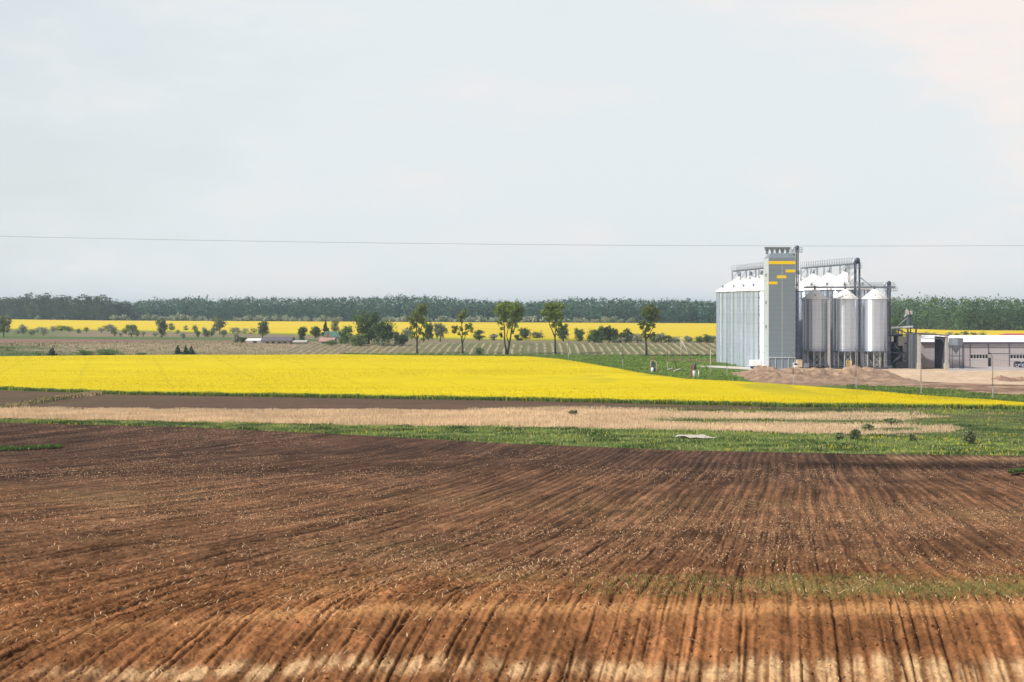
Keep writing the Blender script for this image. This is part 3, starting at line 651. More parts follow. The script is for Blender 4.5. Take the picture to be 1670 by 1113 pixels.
for k, (px, d) in enumerate(((1378, 460), (1352, 473.3), (1326.5, 486.6), (1302, 499.9))):
    big_silo(labB[k], X(px, d), d, 6.45, 20.6, 25.2, gB)

def hopper_silo(label, x, y, r=3.12, z0=4.5, he=18.0, hp=20.4, group=None):
    t = thing('hopper_silo', label, 'silo', (x, y, 0), 0, group)
    m = MB(); m.lathe([(r, z0), (r, he)], 48)
    for k in range(16):
        a = 2 * math.pi * (k + .5) / 16; c, s = math.cos(a), math.sin(a)
        m.bar((c * (r + .04), s * (r + .04), z0), (c * (r + .04), s * (r + .04), he - .1), .12, .10)
    m.build('wall', M['galv'], t)
    m = MB(); m.lathe([(r - .02, z0), (.35, 1.6), (.3, 1.2)], 32); m.build('hopper', M['steel'], t)
    m = MB(); m.lathe([(r + .22, he - .15), (r + .25, he), (.45, hp - .15), (.45, hp), (.01, hp + .05)], 40)
    for k in range(16):
        a = 2 * math.pi * k / 16; c, s = math.cos(a), math.sin(a); m.bar((c * (r + .2), s * (r + .2), he + .05), (c * .5, s * .5, hp - .12), .07, .1)
    m.build('roof', M['galv_roof'], t)
    v = MB(); v.tube([(0, 0, hp), (0, 0, hp + .9)], .25, 8); v.build('filling_spout', M['dark_steel'], t)
    for k in range(2):
        a = rad(-90 + (-8, 160)[k]); c, s = math.cos(a), math.sin(a)
        v = MB(); v.tube([(c * 2.3, s * 2.3, he + .4), (c * 2.3, s * 2.3, he + 1.0)], .22, 8); v.build('roof_vent', M['steel'], t)
    nl = 12; P = [(math.cos(2 * math.pi * (k + .5) / nl) * (r - .06), math.sin(2 * math.pi * (k + .5) / nl) * (r - .06)) for k in range(nl)]
    for px_, py_ in P:
        m = MB(); m.bar((px_, py_, 0), (px_, py_, z0 + .2), .16); m.build('leg', M['light_steel'], t)
    for k in range(0, nl, 2):
        a = P[k]; b = P[(k + 1) % nl]; m = MB()
        for q in range(3):
            za, zb = .3 + q * 1.4, .3 + (q + 1) * 1.4
            m.bar((*a, za), (*b, zb), .07); m.bar((*b, za), (*a, zb), .07)
        m.build('cross_brace', M['light_steel'], t)
    m = MB(); m.lathe([(r + .1, z0), (r + .75, z0), (r + .75, z0 + .08), (r + .1, z0 + .08)], 32, smooth=False)
    for k in range(24):
        a = 2 * math.pi * k / 24; c, s = math.cos(a) * (r + .73), math.sin(a) * (r + .73); m.bar((c, s, z0 + .05), (c, s, z0 + 1.1), .04)
    for zz in (.6, 1.1): m.lathe([(r + .71, z0 + zz - .02), (r + .75, z0 + zz - .02), (r + .75, z0 + zz + .02), (r + .71, z0 + zz + .02), (r + .71, z0 + zz - .02)], 32)
    m.build('walkway', M['steel'], t)
    l = MB(); a = rad(-12); c, s = math.cos(a), math.sin(a)
    for dx in (-.35, .35): l.bar((c * (r + .4) - s * dx, s * (r + .4) + c * dx, z0), (c * (r + .4) - s * dx, s * (r + .4) + c * dx, he + .8), .06)
    for q in range(26): l.bar((c * (r + .4) + s * .35, s * (r + .4) - c * .35, z0 + q * .53), (c * (r + .4) - s * .35, s * (r + .4) + c * .35, z0 + q * .53), .05)
    l.build('ladder', M['steel'], t)
    return t
gH = 'elevated hopper silos on legs'
for lb, px in (('left hopper silo on legs beside the grey tower, grey roof', 1329), ('middle hopper silo on legs, behind the yellow posts', 1378.5), ('right hopper silo on legs, nearest the machinery tower', 1426)):
    hopper_silo(lb, X(px, 441), 441, group=gH)
# plinth under the hopper silos
m = MB(); m.box(X(1303, 437), X(1447, 437), 436.5, 446, 0, .45); tag(m.build('concrete_plinth', M['conc_dk']), 'low dark concrete plinth under the three hopper silos', 'plinth')

# grey drying tower
TX0, TX1 = X(1254, 432), X(1297, 432); TY0, TY1 = 432.0, 440.2; TH = Z(413, 432)
t = thing('drying_tower', 'tall grey panelled drying tower with yellow stripes', 'tower', ((TX0 + TX1) / 2, TY0, 0))
cx = (TX0 + TX1) / 2; hw = (TX1 - TX0) / 2
m = MB(); m.box(-hw, hw, 0, TY1 - TY0, 3.1, TH - 1.2)
m.add([(-hw, 0, TH - 1.2), (hw, 0, TH - 1.2), (hw, TY1 - TY0, TH - 1.2), (-hw, TY1 - TY0, TH - 1.2), (-hw + 1.0, .6, TH), (hw, .6, TH), (hw, TY1 - TY0, TH), (-hw + 1.0, TY1 - TY0, TH)],
      [(4, 5, 6, 7), (0, 1, 5, 4), (1, 2, 6, 5), (2, 3, 7, 6), (3, 0, 4, 7)])
m.build('wall', M['panel'], t)
m = MB(); m.box(-hw - .12, -hw - .004, -.04, TY1 - TY0, 0, TH - 1.3); m.build('sunlit_side', M['panel_sunlit'], t)  # thin sheet with the left face's sunlight put into its paler colour
m = MB(); m.box(-hw + .02, hw - .02, .15, TY1 - TY0 - .1, 0.25, 3.1); m.build('base_wall', M['panel'], t)
m = MB()
for q in np.linspace(-hw + .05, hw - .05, 5): m.box(q - .05, q + .05, .0, .16, .25, 3.1)
m.box(-hw, hw, -.04, .0, 3.05, 3.22); m.box(-hw, hw, -.05, .4, 0, .25)
m.build('base_frame', M['light_steel'], t)
m = MB(); m.box(-.04, .04, -.03, -.001, 3.3, Z(431, 432)); m.build('joint_cover', M['light_steel'], t)
def tz(py): return Z(py, 432)
for a, b, ya, yb in ((1254, 1297, 426, 431.2), (1281.5, 1297, 440, 444.6), (1267, 1282.5, 449.5, 454.2), (1254, 1268, 459.6, 464)):
    s = MB(); x0, x1 = X(a, 432) - cx, X(b, 432) - cx
    s.box(max(x0, -hw) - (.0), min(x1, hw), -.025, -.002, tz(yb), tz(ya))
    s.build('yellow_stripe', M['yellow'], t)
s = MB(); s.box(-hw - .15, -hw - .122, -.06, 1.6, tz(464), tz(459.6)); s.build('yellow_stripe', M['yellow'], t)
for py in (446, 491, 531): 
    s = MB(); s.box(-hw - .2, -hw - .124, 3.2, 4.6, tz(py + 5), tz(py)); s.build('side_hatch', M['dark_steel'], t)
for k in range(5):
    x = X(1250.5 + k * 8.35, 432) - cx + .25; e = MB(); w = .62
    z1 = Z(404.2, 432); z0 = Z(409, 432)
    for yy in (1.2,):
        e.add([(x - w, yy - .5, z1), (x + w, yy - .5, z1), (x + w, yy + .5, z1), (x - w, yy + .5, z1), (x - .4, yy - .4, z0), (x + .4, yy - .4, z0), (x + .4, yy + .4, z0), (x - .4, yy + .4, z0)],
              [(0, 1, 2, 3), (7, 6, 5, 4), (0, 4, 5, 1), (1, 5, 6, 2), (2, 6, 7, 3), (3, 7, 4, 0)])
        e.box(x - w - .03, x + w + .03, yy - .55, yy + .55, z1, z1 + .18)
        e.box(x - .3, x + .3, yy - .3, yy + .3, TH - .3, z0)
    e.build('exhaust_fan', M['steel'], t)
m = MB()
for yy in (0.62,):
    for zz in (.35, .75, 1.1): m.bar((-hw + 1.0, yy, TH + zz), (hw, yy, TH + zz), .05)
    for q in np.linspace(-hw + 1.0, hw, 9): m.bar((q, yy, TH), (q, yy, TH + 1.1), .05)
m.build('railing', M['steel'], t)

def elevator(label, x, y, ztop, w=.32, gap=.7, plat=None, mat_='dark_steel', lattice=False, z0=0.):
    t = thing('bucket_elevator', label, 'elevator', (x, y, 0))
    for s in (-1, 1):
        m = MB(); m.box(s * gap / 2 - w / 2, s * gap / 2 + w / 2, -w / 2, w / 2, z0 + .8, ztop - .7); m.build('casing', M[mat_], t)
    m = MB(); hr0 = .36 + gap * .33; m.lathe([(0.01, -.3), (hr0 * .95, -.3), (hr0, 0), (hr0 * .95, .3), (.01, .3)], 20)
    m.v = [(a, c, b + ztop - .35) for a, b, c in m.v]; m.build('head', M['dark_steel'], t)
    m = MB(); m.tube([(-.5, 0, ztop - .2), (-1.1, 0, ztop - .5), (-1.2, 0, ztop - 1.3)], [.2, .2, .16], 8); m.build('discharge_spout', M['light_steel'], t)
    m = MB(); m.box(-.7, .7, -.4, .4, z0, z0 + .8); m.build('boot', M['steel'], t)
    if plat:
        zp, xa, xb = plat; m = MB(); m.box(xa, xb, -.9, -.25, zp - .12, zp); m.box(xa, xb, .25, .9, zp - .12, zp)
        for q in np.linspace(xa, xb, 7):
            for yy in (-.88, .88): m.bar((q, yy, zp), (q, yy, zp + 1.1), .06)
        for yy in (-.88, .88):
            for zz in (.55, 1.1): m.bar((xa, yy, zp + zz), (xb, yy, zp + zz), .05)
        m.build('platform', M['steel'], t)
    m = MB()
    for q in np.arange(z0 + 2, ztop - 1.5, 2.0): m.box(-gap / 2 - w / 2 - .03, gap / 2 + w / 2 + .03, -w / 2 - .03, w / 2 + .03, q, q + .08)
    m.build('flange', M['steel'], t)
    return t
e1 = elevator('dark elevator column on the right side of the grey tower', X(1299.5, 431.5) + .25, 432.5, Z(401.5, 432), w=.3, gap=.45, plat=(Z(411, 432), -1.6, 1.3))
m = MB(); m.bar((.15, 0, Z(404, 432)), (.15, 0, Z(399, 432)), .08); m.build('lightning_rod', M['steel'], e1)
elevator('tall elevator with round head beside the white roofed silos', X(1400, 451), 452.6, Z(423, 452), w=.45, gap=1.15, plat=(Z(437, 452), -2.2, 1.1))
elevator('elevator at the right end of the lower gallery', X(1450.5, 441), 441.5, Z(459.5, 441), w=.34, gap=.5, plat=(Z(474.5, 441), -1.2, 2.0))

# galleries
def gallery(name, label, p0, p1, z0, z1, w=1.2, depth=.7, rail=1.1, posts=16, sup=(), mt='steel', solid=False):
    """p0,p1 = (x,y) ends; deck between heights z0,z1"""
    t = thing(name, label, 'conveyor gallery', (p0[0], p0[1], 0))
    a = Vector((0, 0, z0)); b = Vector((p1[0] - p0[0], p1[1] - p0[1], z1)); dv = (b - a); hor = Vector((dv.x, dv.y, 0)).normalized(); sd = Vector((-hor.y, hor.x, 0))
    m = MB(); m.bar(a, b, w * .35, depth * .6); m.build('conveyor_trough', M['dark_steel'], t)
    m = MB()
    for s in (-1, 1):
        o = sd * (w / 2 * s); m.bar(a + o, b + o, .10, .22)
    for k in range(posts + 1): p = a.lerp(b, k / posts); m.bar(p - sd * w / 2, p + sd * w / 2, .08)
    m.build('deck', M[mt], t)
    m = MB()
    for s in (-1, 1):
        o = sd * (w / 2 * s)
        for zz in (.4, .75, rail): m.bar(a + o + Vector((0, 0, zz)), b + o + Vector((0, 0, zz)), .04)
        for k in range(posts + 1):
            p = a.lerp(b, k / posts) + o; m.bar(p, p + Vector((0, 0, rail)), .06)
        if solid:
            for k in range(posts): 
                p = a.lerp(b, k / posts) + o; q = a.lerp(b, (k + 1) / posts) + o
                m.bar(p, q + Vector((0, 0, rail)), .05)
    m.build('railing', M[mt], t)
    for f, zb in sup:
        p = a.lerp(b, f); m = MB()
        c = [p + sd * (w / 2 * s) + hor * (.5 * q) for s in (-1, 1) for q in (-1, 1)]
        for q in c: m.bar((q.x, q.y, zb), (q.x, q.y, q.z), .11)
        nb = max(1, int((p.z - zb) / 1.6)); h = (p.z - zb) / nb
        for k in range(nb):
            za = zb + k * h
            for i_, j_ in ((0, 1), (2, 3), (0, 2), (1, 3)): m.bar((c[i_].x, c[i_].y, za), (c[j_].x, c[j_].y, za + h), .06)
        m.build('support', M[mt], t)
    return t
def W3(px, d): return (X(px, d), d)
gallery('conveyor_gallery', 'gallery above the four big silos left of the tower', W3(1197.5, 496), W3(1259, 447), 26.2, 26.2, w=1.7, posts=20, rail=1.5, sup=((.03, 21.5), (.26, 23.4), (.52, 23.4), (.76, 23.4)))
gallery('conveyor_gallery', 'high gallery above the white roofed silos, ending at the round elevator head', W3(1310, 497), W3(1396, 453), 27.1, 27.3, w=1.9, posts=22, rail=1.6, sup=((.02, 21.5), (.22, 24), (.48, 24), (.78, 24), (.94, 17)))
gallery('conveyor_gallery', 'lower gallery running over the three hopper silos', W3(1311, 441.5), W3(1459, 441.5), 20.9, 20.9, w=1.3, posts=44, rail=1.2, sup=((.28, 0.5), (.60, 12), (.93, 14.8)))
# white square duct between the left and middle silos
t = thing('white_duct', 'bright white vertical duct between the left and middle hopper silos', 'duct', (X(1352.3, 437), 437.6, 0))
m = MB(); m.box(-.34, .34, -.3, .3, 1.6, Z(489, 437)); m.build('shaft', M['white'], t)
m = MB(); m.tube([(0, 0, Z(489, 437)), (0, 0, Z(480, 437)), (.2, 1, Z(475, 437))], [.28, .18, .15], 8); m.build('inlet_pipe', M['light_steel'], t)
m = MB(); m.add([(-.34, -.3, 1.6), (.34, -.3, 1.6), (.34, .3, 1.6), (-.34, .3, 1.6), (.1, -.35, .35), (.5, -.35, .35), (.5, -.05, .35), (.1, -.05, .35)], [(0, 4, 5, 1), (1, 5, 6, 2), (2, 6, 7, 3), (3, 7, 4, 0), (4, 7, 6, 5), (0, 1, 2, 3)]); m.build('outlet', M['white'], t)
# spout pipes from round elevator head down to the right
t = thing('spout_pipe', 'slanting steel pipe from the round elevator down to the lower gallery', 'pipe', (0, 0, 0))
m = MB(); m.tube([(X(1401, 452), 451.2, Z(452, 452)), (X(1422, 448), 447, Z(469, 447))], .16, 8); m.build('pipe', M['steel'], t)

# ------------------------------------------------------------------ machinery tower right of the silos
t = thing('cleaning_tower', 'dark open steel machinery tower between the right silo and the shed', 'tower', (X(1465, 444), 444, 0))
bx = X(1465, 444)
def lx(px): return X(px, 444) - bx
def lz(py): return Z(py, 444)
for px_ in (1449, 1465, 1481):
    for yy in (0, 7):
        m = MB(); m.bar((lx(px_), yy, 0), (lx(px_), yy, lz(538)), .3); m.build('column', M['dark_steel'], t)
m = MB()
for py_ in (546, 560, 575):
    m.box(lx(1447), lx(1483), -.2, 7.2, lz(py_) - .25, lz(py_))
m.build('floor_deck', M['dark_steel'], t)
m = MB(); m.box(lx(1452), lx(1480), 6.8, 7.0, 0, lz(545)); m.build('back_wall', M['dark_steel'], t)
for a, b in ((1445.5, 1451), (1453, 1457), (1473.5, 1478)):
    m = MB(); m.box(lx(a), lx(b), -.35, -.25, lz(557.5), lz(549)); m.build('window', M['white'], t)
m = MB(); m.box(lx(1464), lx(1474), -.9, 1.2, lz(564), lz(549)); m.box(lx(1466), lx(1468), -.98, -.9, lz(560), lz(550)); m.build('filter_box', M['concrete'], t)
m = MB(); m.lathe([(.3, lz(575)), (1.6, lz(568)), (1.6, lz(564))], 16, (lx(1462), 2)); m.build('hopper', M['dark_steel'], t)
for a, b, ya, yb in ((1450, 1473, 596, 573), (1453, 1472, 593, 578), (1474, 1482, 588, 562), (1477, 1484, 586, 566), (1470, 1476, 590, 575), (1462, 1453, 545, 532), (1456, 1480, 534, 545), (1458, 1466, 562, 572)):
    m = MB(); m.tube([(lx(a), -.8, lz(ya)), (lx(b), -.6, lz(yb))], .17, 8); m.build('spout', M['steel'], t)
m = MB(); m.box(lx(1448), lx(1482), -1.2, -.3, .0, .8); m.box(lx(1458), lx(1480), -2.2, -1.2, 0, 1.7); m.build('plinth', M['conc_dk'], t)
t = thing('bucket_elevator', 'slim elevator with a pale motor box above the machinery tower', 'elevator', (X(1482, 443), 443, 0))
bx2 = X(1482, 443); l2 = lambda p: X(p, 443) - bx2; q2 = lambda p: Z(p, 443)
m = MB(); m.box(l2(1479), l2(1481.3), -.2, .2, 0, q2(513)); m.build('casing', M['steel'], t)
m = MB(); m.box(l2(1484), l2(1485.7), -.2, .2, 0, q2(513)); m.build('casing', M['dark_steel'], t)
m = MB(); m.box(l2(1476.5), l2(1482), -.5, .5, q2(513.5), q2(507.5)); m.lathe([(.01, q2(507.5) + .4), (.4, q2(507.5) + .2), (.45, q2(507.5))], 12, (l2(1479), 0)); m.build('head', M['concrete'], t)
m = MB(); m.box(l2(1484), l2(1487.5), -.5, .5, q2(513), q2(507)); m.build('motor_box', M['concrete'], t)
m = MB(); m.tube([(l2(1478), -.3, q2(513)), (l2(1473.5), -.3, q2(518)), (l2(1478), -.3, q2(519)), (l2(1462), -.3, q2(533))], .15, 8); m.build('spout', M['light_steel'], t)
t = thing('conveyor_pipe', 'horizontal pale conveyor pipe bending down onto the loading shed', 'conveyor', (X(1452, 442), 442, 0)); b3 = X(1452, 442)
m = MB(); m.bar((0, -.8, Z(534.8, 442)), (X(1488, 442) - b3, -.8, Z(532.8, 442)), .35, .4); m.build('trough', M['light_steel'], t)
m = MB(); m.tube([(X(1487, 442) - b3, -.8, Z(532.3, 442)), (X(1490, 442) - b3, -.8, Z(533, 442)), (X(1493, 442) - b3, -.8, Z(537, 442)), (X(1493.5, 442) - b3, 0, Z(544, 442))], .22, 8); m.build('pipe', M['dark_steel'], t)

# loading shed
SY = 436.0
t = thing('loading_shed', 'open loading shed with pale end pillars and a flat dark roof', 'shed', (X(1515, SY), SY, 0)); b4 = X(1515, SY)
s4 = lambda p: X(p, SY) - b4; z4 = lambda p: Z(p, SY)
m = MB(); m.box(s4(1497), s4(1502), 0, .8, 1.6, z4(544.5)); m.build('pillar', M['concrete'], t)
m = MB(); m.box(s4(1542), s4(1546.5), 0, .8, 1.6, z4(549)); m.build('pillar', M['concrete'], t)
for a, b in ((1496.5, 1502.5), (1540.5, 1548)):
    m = MB(); m.box(s4(a), s4(b), -.25, 1.0, 0, 1.6); m.build('pillar_base', M['conc_lt'], t)
m = MB(); m.box(s4(1497), s4(1497) + .3, .8, 11, 0, z4(545)); m.build('side_wall', M['conc_dk'], t)  # shade of silos and machinery put into the wall's dark colour
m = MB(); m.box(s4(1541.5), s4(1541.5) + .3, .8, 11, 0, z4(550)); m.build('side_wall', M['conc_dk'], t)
m = MB(); x0, x1 = s4(1496), s4(1547.5)
m.add([(x0, -.3, z4(544.5)), (x1, -.3, z4(548.5)), (x1, 11.5, z4(548.5)), (x0, 11.5, z4(544.5)), (x0, -.3, z4(542.8)), (x1, -.3, z4(546.6)), (x1, 11.5, z4(546.6)), (x0, 11.5, z4(542.8))],
      [(0, 3, 2, 1), (4, 5, 6, 7), (0, 1, 5, 4), (1, 2, 6, 5), (2, 3, 7, 6), (3, 0, 4, 7)]); m.build('roof', M['trim'], t)
m = MB()
m.bar((s4(1502), .4, z4(552)), (s4(1542), .4, z4(553)), .15); m.bar((s4(1536), .4, z4(552.5)), (s4(1542), .4, z4(560)), .15)
for q in (1527, 1535): m.bar((s4(q), .4, z4(552)), (s4(q), .4, z4(547.5)), .12)
m.build('truss', M['steel'], t)
m = MB()
for k in range(6): m.box(s4(1541.5) - .12, s4(1541.5) - .004, 1.2 + k * 1.7, 1.6 + k * 1.7, 0, z4(550))
m.build('wall_rib', M['dark_steel'], t)
# round dark tank left of shed
t = thing('round_tank', 'tall dark cylindrical tank beside the loading shed', 'tank', (X(1491, 440), 440.5, 0))
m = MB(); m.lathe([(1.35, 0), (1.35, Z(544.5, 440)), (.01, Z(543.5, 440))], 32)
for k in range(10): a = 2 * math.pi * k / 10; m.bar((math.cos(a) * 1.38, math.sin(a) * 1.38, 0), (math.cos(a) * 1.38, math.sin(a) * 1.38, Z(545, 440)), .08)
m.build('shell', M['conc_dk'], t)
# outdoor hopper bin
t = thing('feed_hopper', 'dark conical hopper bin on thin legs in front of the warehouse', 'hopper', (X(1559, 434), 434, 0)); b5 = X(1559, 434)
s5 = lambda p: X(p, 434) - b5; z5 = lambda p: Z(p, 434)
r5 = (X(1571, 434) - X(1547, 434)) / 2
m = MB(); m.lathe([(.01, z5(551)), (r5, z5(552)), (r5, z5(563)), (.35, z5(575)), (.3, z5(578))], 8, smooth=False); m.build('bin', M['steel'], t)
for k in range(4):
    a = rad(45 + 90 * k); c, s = math.cos(a) * r5 * .96, math.sin(a) * r5 * .96
    m = MB(); m.bar((c, s, 0), (c, s, z5(560)), .14); m.build('leg', M['dark_steel'], t)
m = MB(); q = r5 * .68; zb = z5(581)
for a, b in (((-q, -q), (q, -q)), ((q, -q), (q, q)), ((q, q), (-q, q)), ((-q, q), (-q, -q))): m.bar((*a, zb), (*b, zb), .12)
m.build('tie_beam', M['dark_steel'], t)
m = MB(); m.box(s5(1564.5), s5(1567), -.6, 0, 0, z5(596)); m.box(s5(1570), s5(1572), -.3, .3, 0, z5(597)); m.build('control_box', M['dark_steel'], t)

# warehouse
WY = 452.0
wx0, wx1 = X(1500, WY), X(1750, WY); w0 = (wx0 + wx1) / 2; L2 = (wx1 - wx0) / 2
t = thing('warehouse', 'long grey mauve warehouse with white roof and sectional doors', 'warehouse', (w0, WY, 0))
he = Z(559.5, WY); hr_ = Z(548.5, WY + 14)
wz = lambda p: Z(p, WY); wxp = lambda p: X(p, WY) - w0
m = MB(); m.box(-L2, L2, 0, 28, 0, he); m.build('wall', M['wall'], t)
m = MB(); e = .5
m.add([(-L2 + .0, -e, he + .06), (L2, -e, he + .06), (L2, 14, hr_), (-L2, 14, hr_), (-L2, 28 + e, he + .06), (L2, 28 + e, he + .06), (-L2, -e, he + .3), (L2, -e, he + .3), (L2, 14, hr_ + .25), (-L2, 14, hr_ + .25), (-L2, 28 + e, he + .3), (L2, 28 + e, he + .3)],
      [(0, 1, 2, 3), (3, 2, 5, 4), (6, 9, 8, 7), (9, 10, 11, 8), (0, 6, 7, 1), (4, 5, 11, 10), (0, 3, 9, 6), (3, 4, 10, 9), (1, 7, 8, 2), (2, 8, 11, 5)])
for q in range(0, 60): 
    x = -L2 + q * L2 * 2 / 60; m.bar((x, -e, he + .32), (x, 14, hr_ + .27), .06, .06)
m.build('roof', M['roof_white'], t)
m = MB(); m.box(-L2, L2, -.6, -.51, he - .18, he + .22); m.build('gutter', M['trim'], t)
m = MB()
for p in (1571, 1582, 1612, 1646): m.box(wxp(p) - .1, wxp(p) + .1, -.1, -.004, 0, he)
m.build('downpipe', M['trim'], t)
m = MB(); m.box(wxp(1616), L2, -.03, -.003, wz(577.5), wz(576.5)); m.box(wxp(1571), L2, -.025, -.003, wz(568), wz(567.3)); m.build('wall_rail', M['trim'], t)
def sect_door(a, b, nwin):
    dd_ = MB(); dd_.box(wxp(a), wxp(b), -.09, -.005, 0.05, wz(577)); dn = dd_.build('sectional_door', M['wall_door'], t)
    step = (b - a) / nwin
    for k in range(nwin):
        pm = MB(); pm.box(wxp(a + step * (k + .14)), wxp(a + step * (k + .86)), -.115, -.092, wz(584.8), wz(578.6)); pm.build('pane', M['glass'], dn)
    fm = MB(); fm.box(wxp(a), wxp(b), -.125, -.092, wz(586.1), wz(585.2)); fm.build('frame', M['white'], dn)
sect_door(1582.2, 1611, 6); sect_door(1647, 1682, 7); sect_door(1700, 1735, 7)
m = MB(); m.box(wxp(1611.6), wxp(1615.6), -.12, -.003, .1, wz(583.8)); o = m.build('side_door', M['glass'], t)
m = MB(); m.box(wxp(1611.6), wxp(1615.6), -.13, -.003, wz(583.6), wz(578)); m.build('door_panel', M['concrete'], t)
m = MB(); m.box(wxp(1611.6), wxp(1615.6), -.12, -.003, wz(577.6), wz(575.8)); m.build('vent', M['glass'], t)
# pale lean-to roof bit and red roof building behind
t = thing('red_roof_building', 'low white building with a red roof behind the warehouse', 'building', (X(1690, 560), 560, 0)); b6 = X(1690, 560)
a6 = X(1634, 560) - b6; c6 = X(1760, 560) - b6
m = MB(); m.box(a6, c6, 0, 14, 0, Z(551, 560)); m.build('wall', M['white'], t)
m = MB(); zt = Z(544.2, 567); ze = Z(551.5, 560)
m.add([(a6 - .6, -.6, ze), (c6, -.6, ze), (c6, 7, zt), (a6 + 3, 7, zt), (a6 - .6, 14.6, ze), (c6, 14.6, ze)], [(0, 1, 2, 3), (3, 2, 5, 4), (0, 3, 4), (1, 5, 2), (0, 4, 5, 1)]); m.build('roof', M['red'], t)

# ------------------------------------------------------------------ vehicles and small yard things
def wheel(t, x, y, r, w=.25):
    o = MB(); o.tube([(x, y - w / 2, r), (x, y + w / 2, r)], r, 18); wo_ = o.build('wheel', M['rubber'], t)
    h = MB(); h.tube([(x, y - w / 2 - .02, r), (x, y + w / 2 + .02, r)], r * .5, 12); h.build('rim', M['light_steel'], wo_)
def car(label, x, y, rz, mt):
    t = thing('parked_car', label, 'car', (x, y, .35), rz)
    prof = [(-2.1, .35), (-2.15, .75), (-1.75, 1.0), (-1.2, 1.42), (.35, 1.45), (1.05, .98), (1.95, .82), (2.1, .6), (2.1, .35)]
    b = MB(); n = len(prof); vs = [(p[0], -.82 if p[1] < 1.1 else -.66, p[1]) for p in prof] + [(p[0], .82 if p[1] < 1.1 else .66, p[1]) for p in prof]
    b.add(vs, [tuple(range(n))[::-1], tuple(range(n, 2 * n))] + [(i_, (i_ + 1) % n, (i_ + 1) % n + n, i_ + n) for i_ in range(n)]); b.build('body', mt, t)
    for s in (-1, 1):
        g = MB(); yy = s * .78
        g.add([(-1.55, s * .79, 1.02), (.85, s * .79, 1.02), (.25, s * .70, 1.38), (-1.15, s * .70, 1.38)], [(0, 1, 2, 3)]); g.build('side_window', M['glass'], t)
        for xx_ in (-1.35, 1.3): wheel(t, xx_, s * .75, .33, .22)
    g = MB(); g.add([(1.0, -.68, 1.02), (1.0, .68, 1.02), (.42, .6, 1.41), (.42, -.6, 1.41)], [(0, 1, 2, 3)]); g.build('windscreen', M['glass'], t)
    for s in (-1, 1): g = MB(); g.box(2.05, 2.12, s * .6 - .15, s * .6 + .15, .6, .74); g.build('headlight', M['white'], t)
    return t
c1 = car('small dark car facing the camera by the warehouse doors', X(1659.5, 444), 444, rad(-100), M['cardark'])
c2 = car('blue grey car at the right edge beside the warehouse', X(1670.5, 442), 441, rad(-140), M['carblue'])
t = thing('box_trailer', 'white box trailer parked at the foot of the big silos', 'trailer', (X(1234, 438), 436.5, .1))
m = MB(); m.box(-1.35, 1.35, 0, 5, .7, 2.15); m.build('box', M['white'], t)
m = MB(); m.box(-1.2, 1.2, .1, 4.9, .5, .68); m.build('chassis', M['dark_steel'], t)
for xx_ in (-1.05, 1.05):
    for yy in (1.0, 3.6):
        o = MB(); o.tube([(xx_ - .14, yy, .42), (xx_ + .14, yy, .42)], .42, 16); o.build('wheel', M['rubber'], t)
m = MB(); m.box(-.9, .9, -.06, -.003, .85, 1.9); m.build('tail_door', M['roof_white'], t)
m = MB(); m.box(-.35, .35, 0, .7, 0, 1.6); m.box(-.4, .4, -.05, .75, 1.6, 1.72); o = m.build('switch_cabinet', M['white']); o.location = (X(1247.5, 431), 430.5, .05); tag(o, 'narrow white cabinet at the left foot of the grey tower', 'cabinet')
t = thing('site_truck', 'small beige truck parked at the right foot of the tower', 'truck', (X(1301, 424), 424, .15))
m = MB(); m.box(-.95, -.05, 0, 1.9, .6, 1.9); m.add([(-.95, -.5, .6), (-.05, -.5, .6), (-.05, 0, .6), (-.95, 0, .6), (-.95, -.4, 1.2), (-.05, -.4, 1.2), (-.05, 0, 1.25), (-.95, 0, 1.25)], [(0, 3, 2, 1), (4, 5, 6, 7), (0, 1, 5, 4), (1, 2, 6, 5), (2, 3, 7, 6), (3, 0, 4, 7)]); m.build('cab', M['white'], t)
m = MB(); m.box(.0, 1.15, .1, 2.6, .8, 2.55); m.box(-.0, 1.2, 0.05, 2.65, 2.55, 2.62); m.build('box', M['beige'], t)
m = MB(); m.box(-.85, -.15, -.03, -.003, 1.3, 1.8); m.build('window', M['glass'], t)
for xx_ in (-.7, .85):
    for yy in (.3, 2.0):
        o = MB(); o.tube([(xx_ - .13, yy, .38), (xx_ + .13, yy, .38)], .38, 14); o.build('wheel', M['rubber'], t)
t = thing('generator_cabin', 'grey generator cabin on dark skids beside the beige truck', 'generator', (X(1315, 424), 424, .15))
m = MB(); m.box(-.65, .65, 0, 1.2, .75, 1.75); m.build('housing', M['steel'], t)
for xx_ in (-.55, .55): m = MB(); m.bar((xx_, .1, .75), (xx_ * 1.15, -.2, 0), .14); m.bar((xx_, 1.1, .75), (xx_ * 1.15, 1.3, 0), .14); m.build('leg', M['dark_steel'], t)
for lb, px_ in (('left of the three yellow posts before the middle hopper silo', 1381.2), ('middle of the three yellow posts before the middle hopper silo', 1384.8), ('right of the three yellow posts before the middle hopper silo', 1388.6)):
    m = MB(); m.tube([(0, 0, 0), (0, 0, 2.3), (0, 0, 2.35)], [.085, .085, .05], 12); o = m.build('bollard', M['yellow']); o.location = (X(px_, 431), 431, .1); tag(o, lb, 'post', 'yellow safety posts')
m = MB(); m.box(X(1333, 428), X(1375, 428), 428, 428.25, .1, .3); tag(m.build('kerb_rail', M['yellow']), 'low yellow kerb rail lying on the sand before the silos', 'rail')

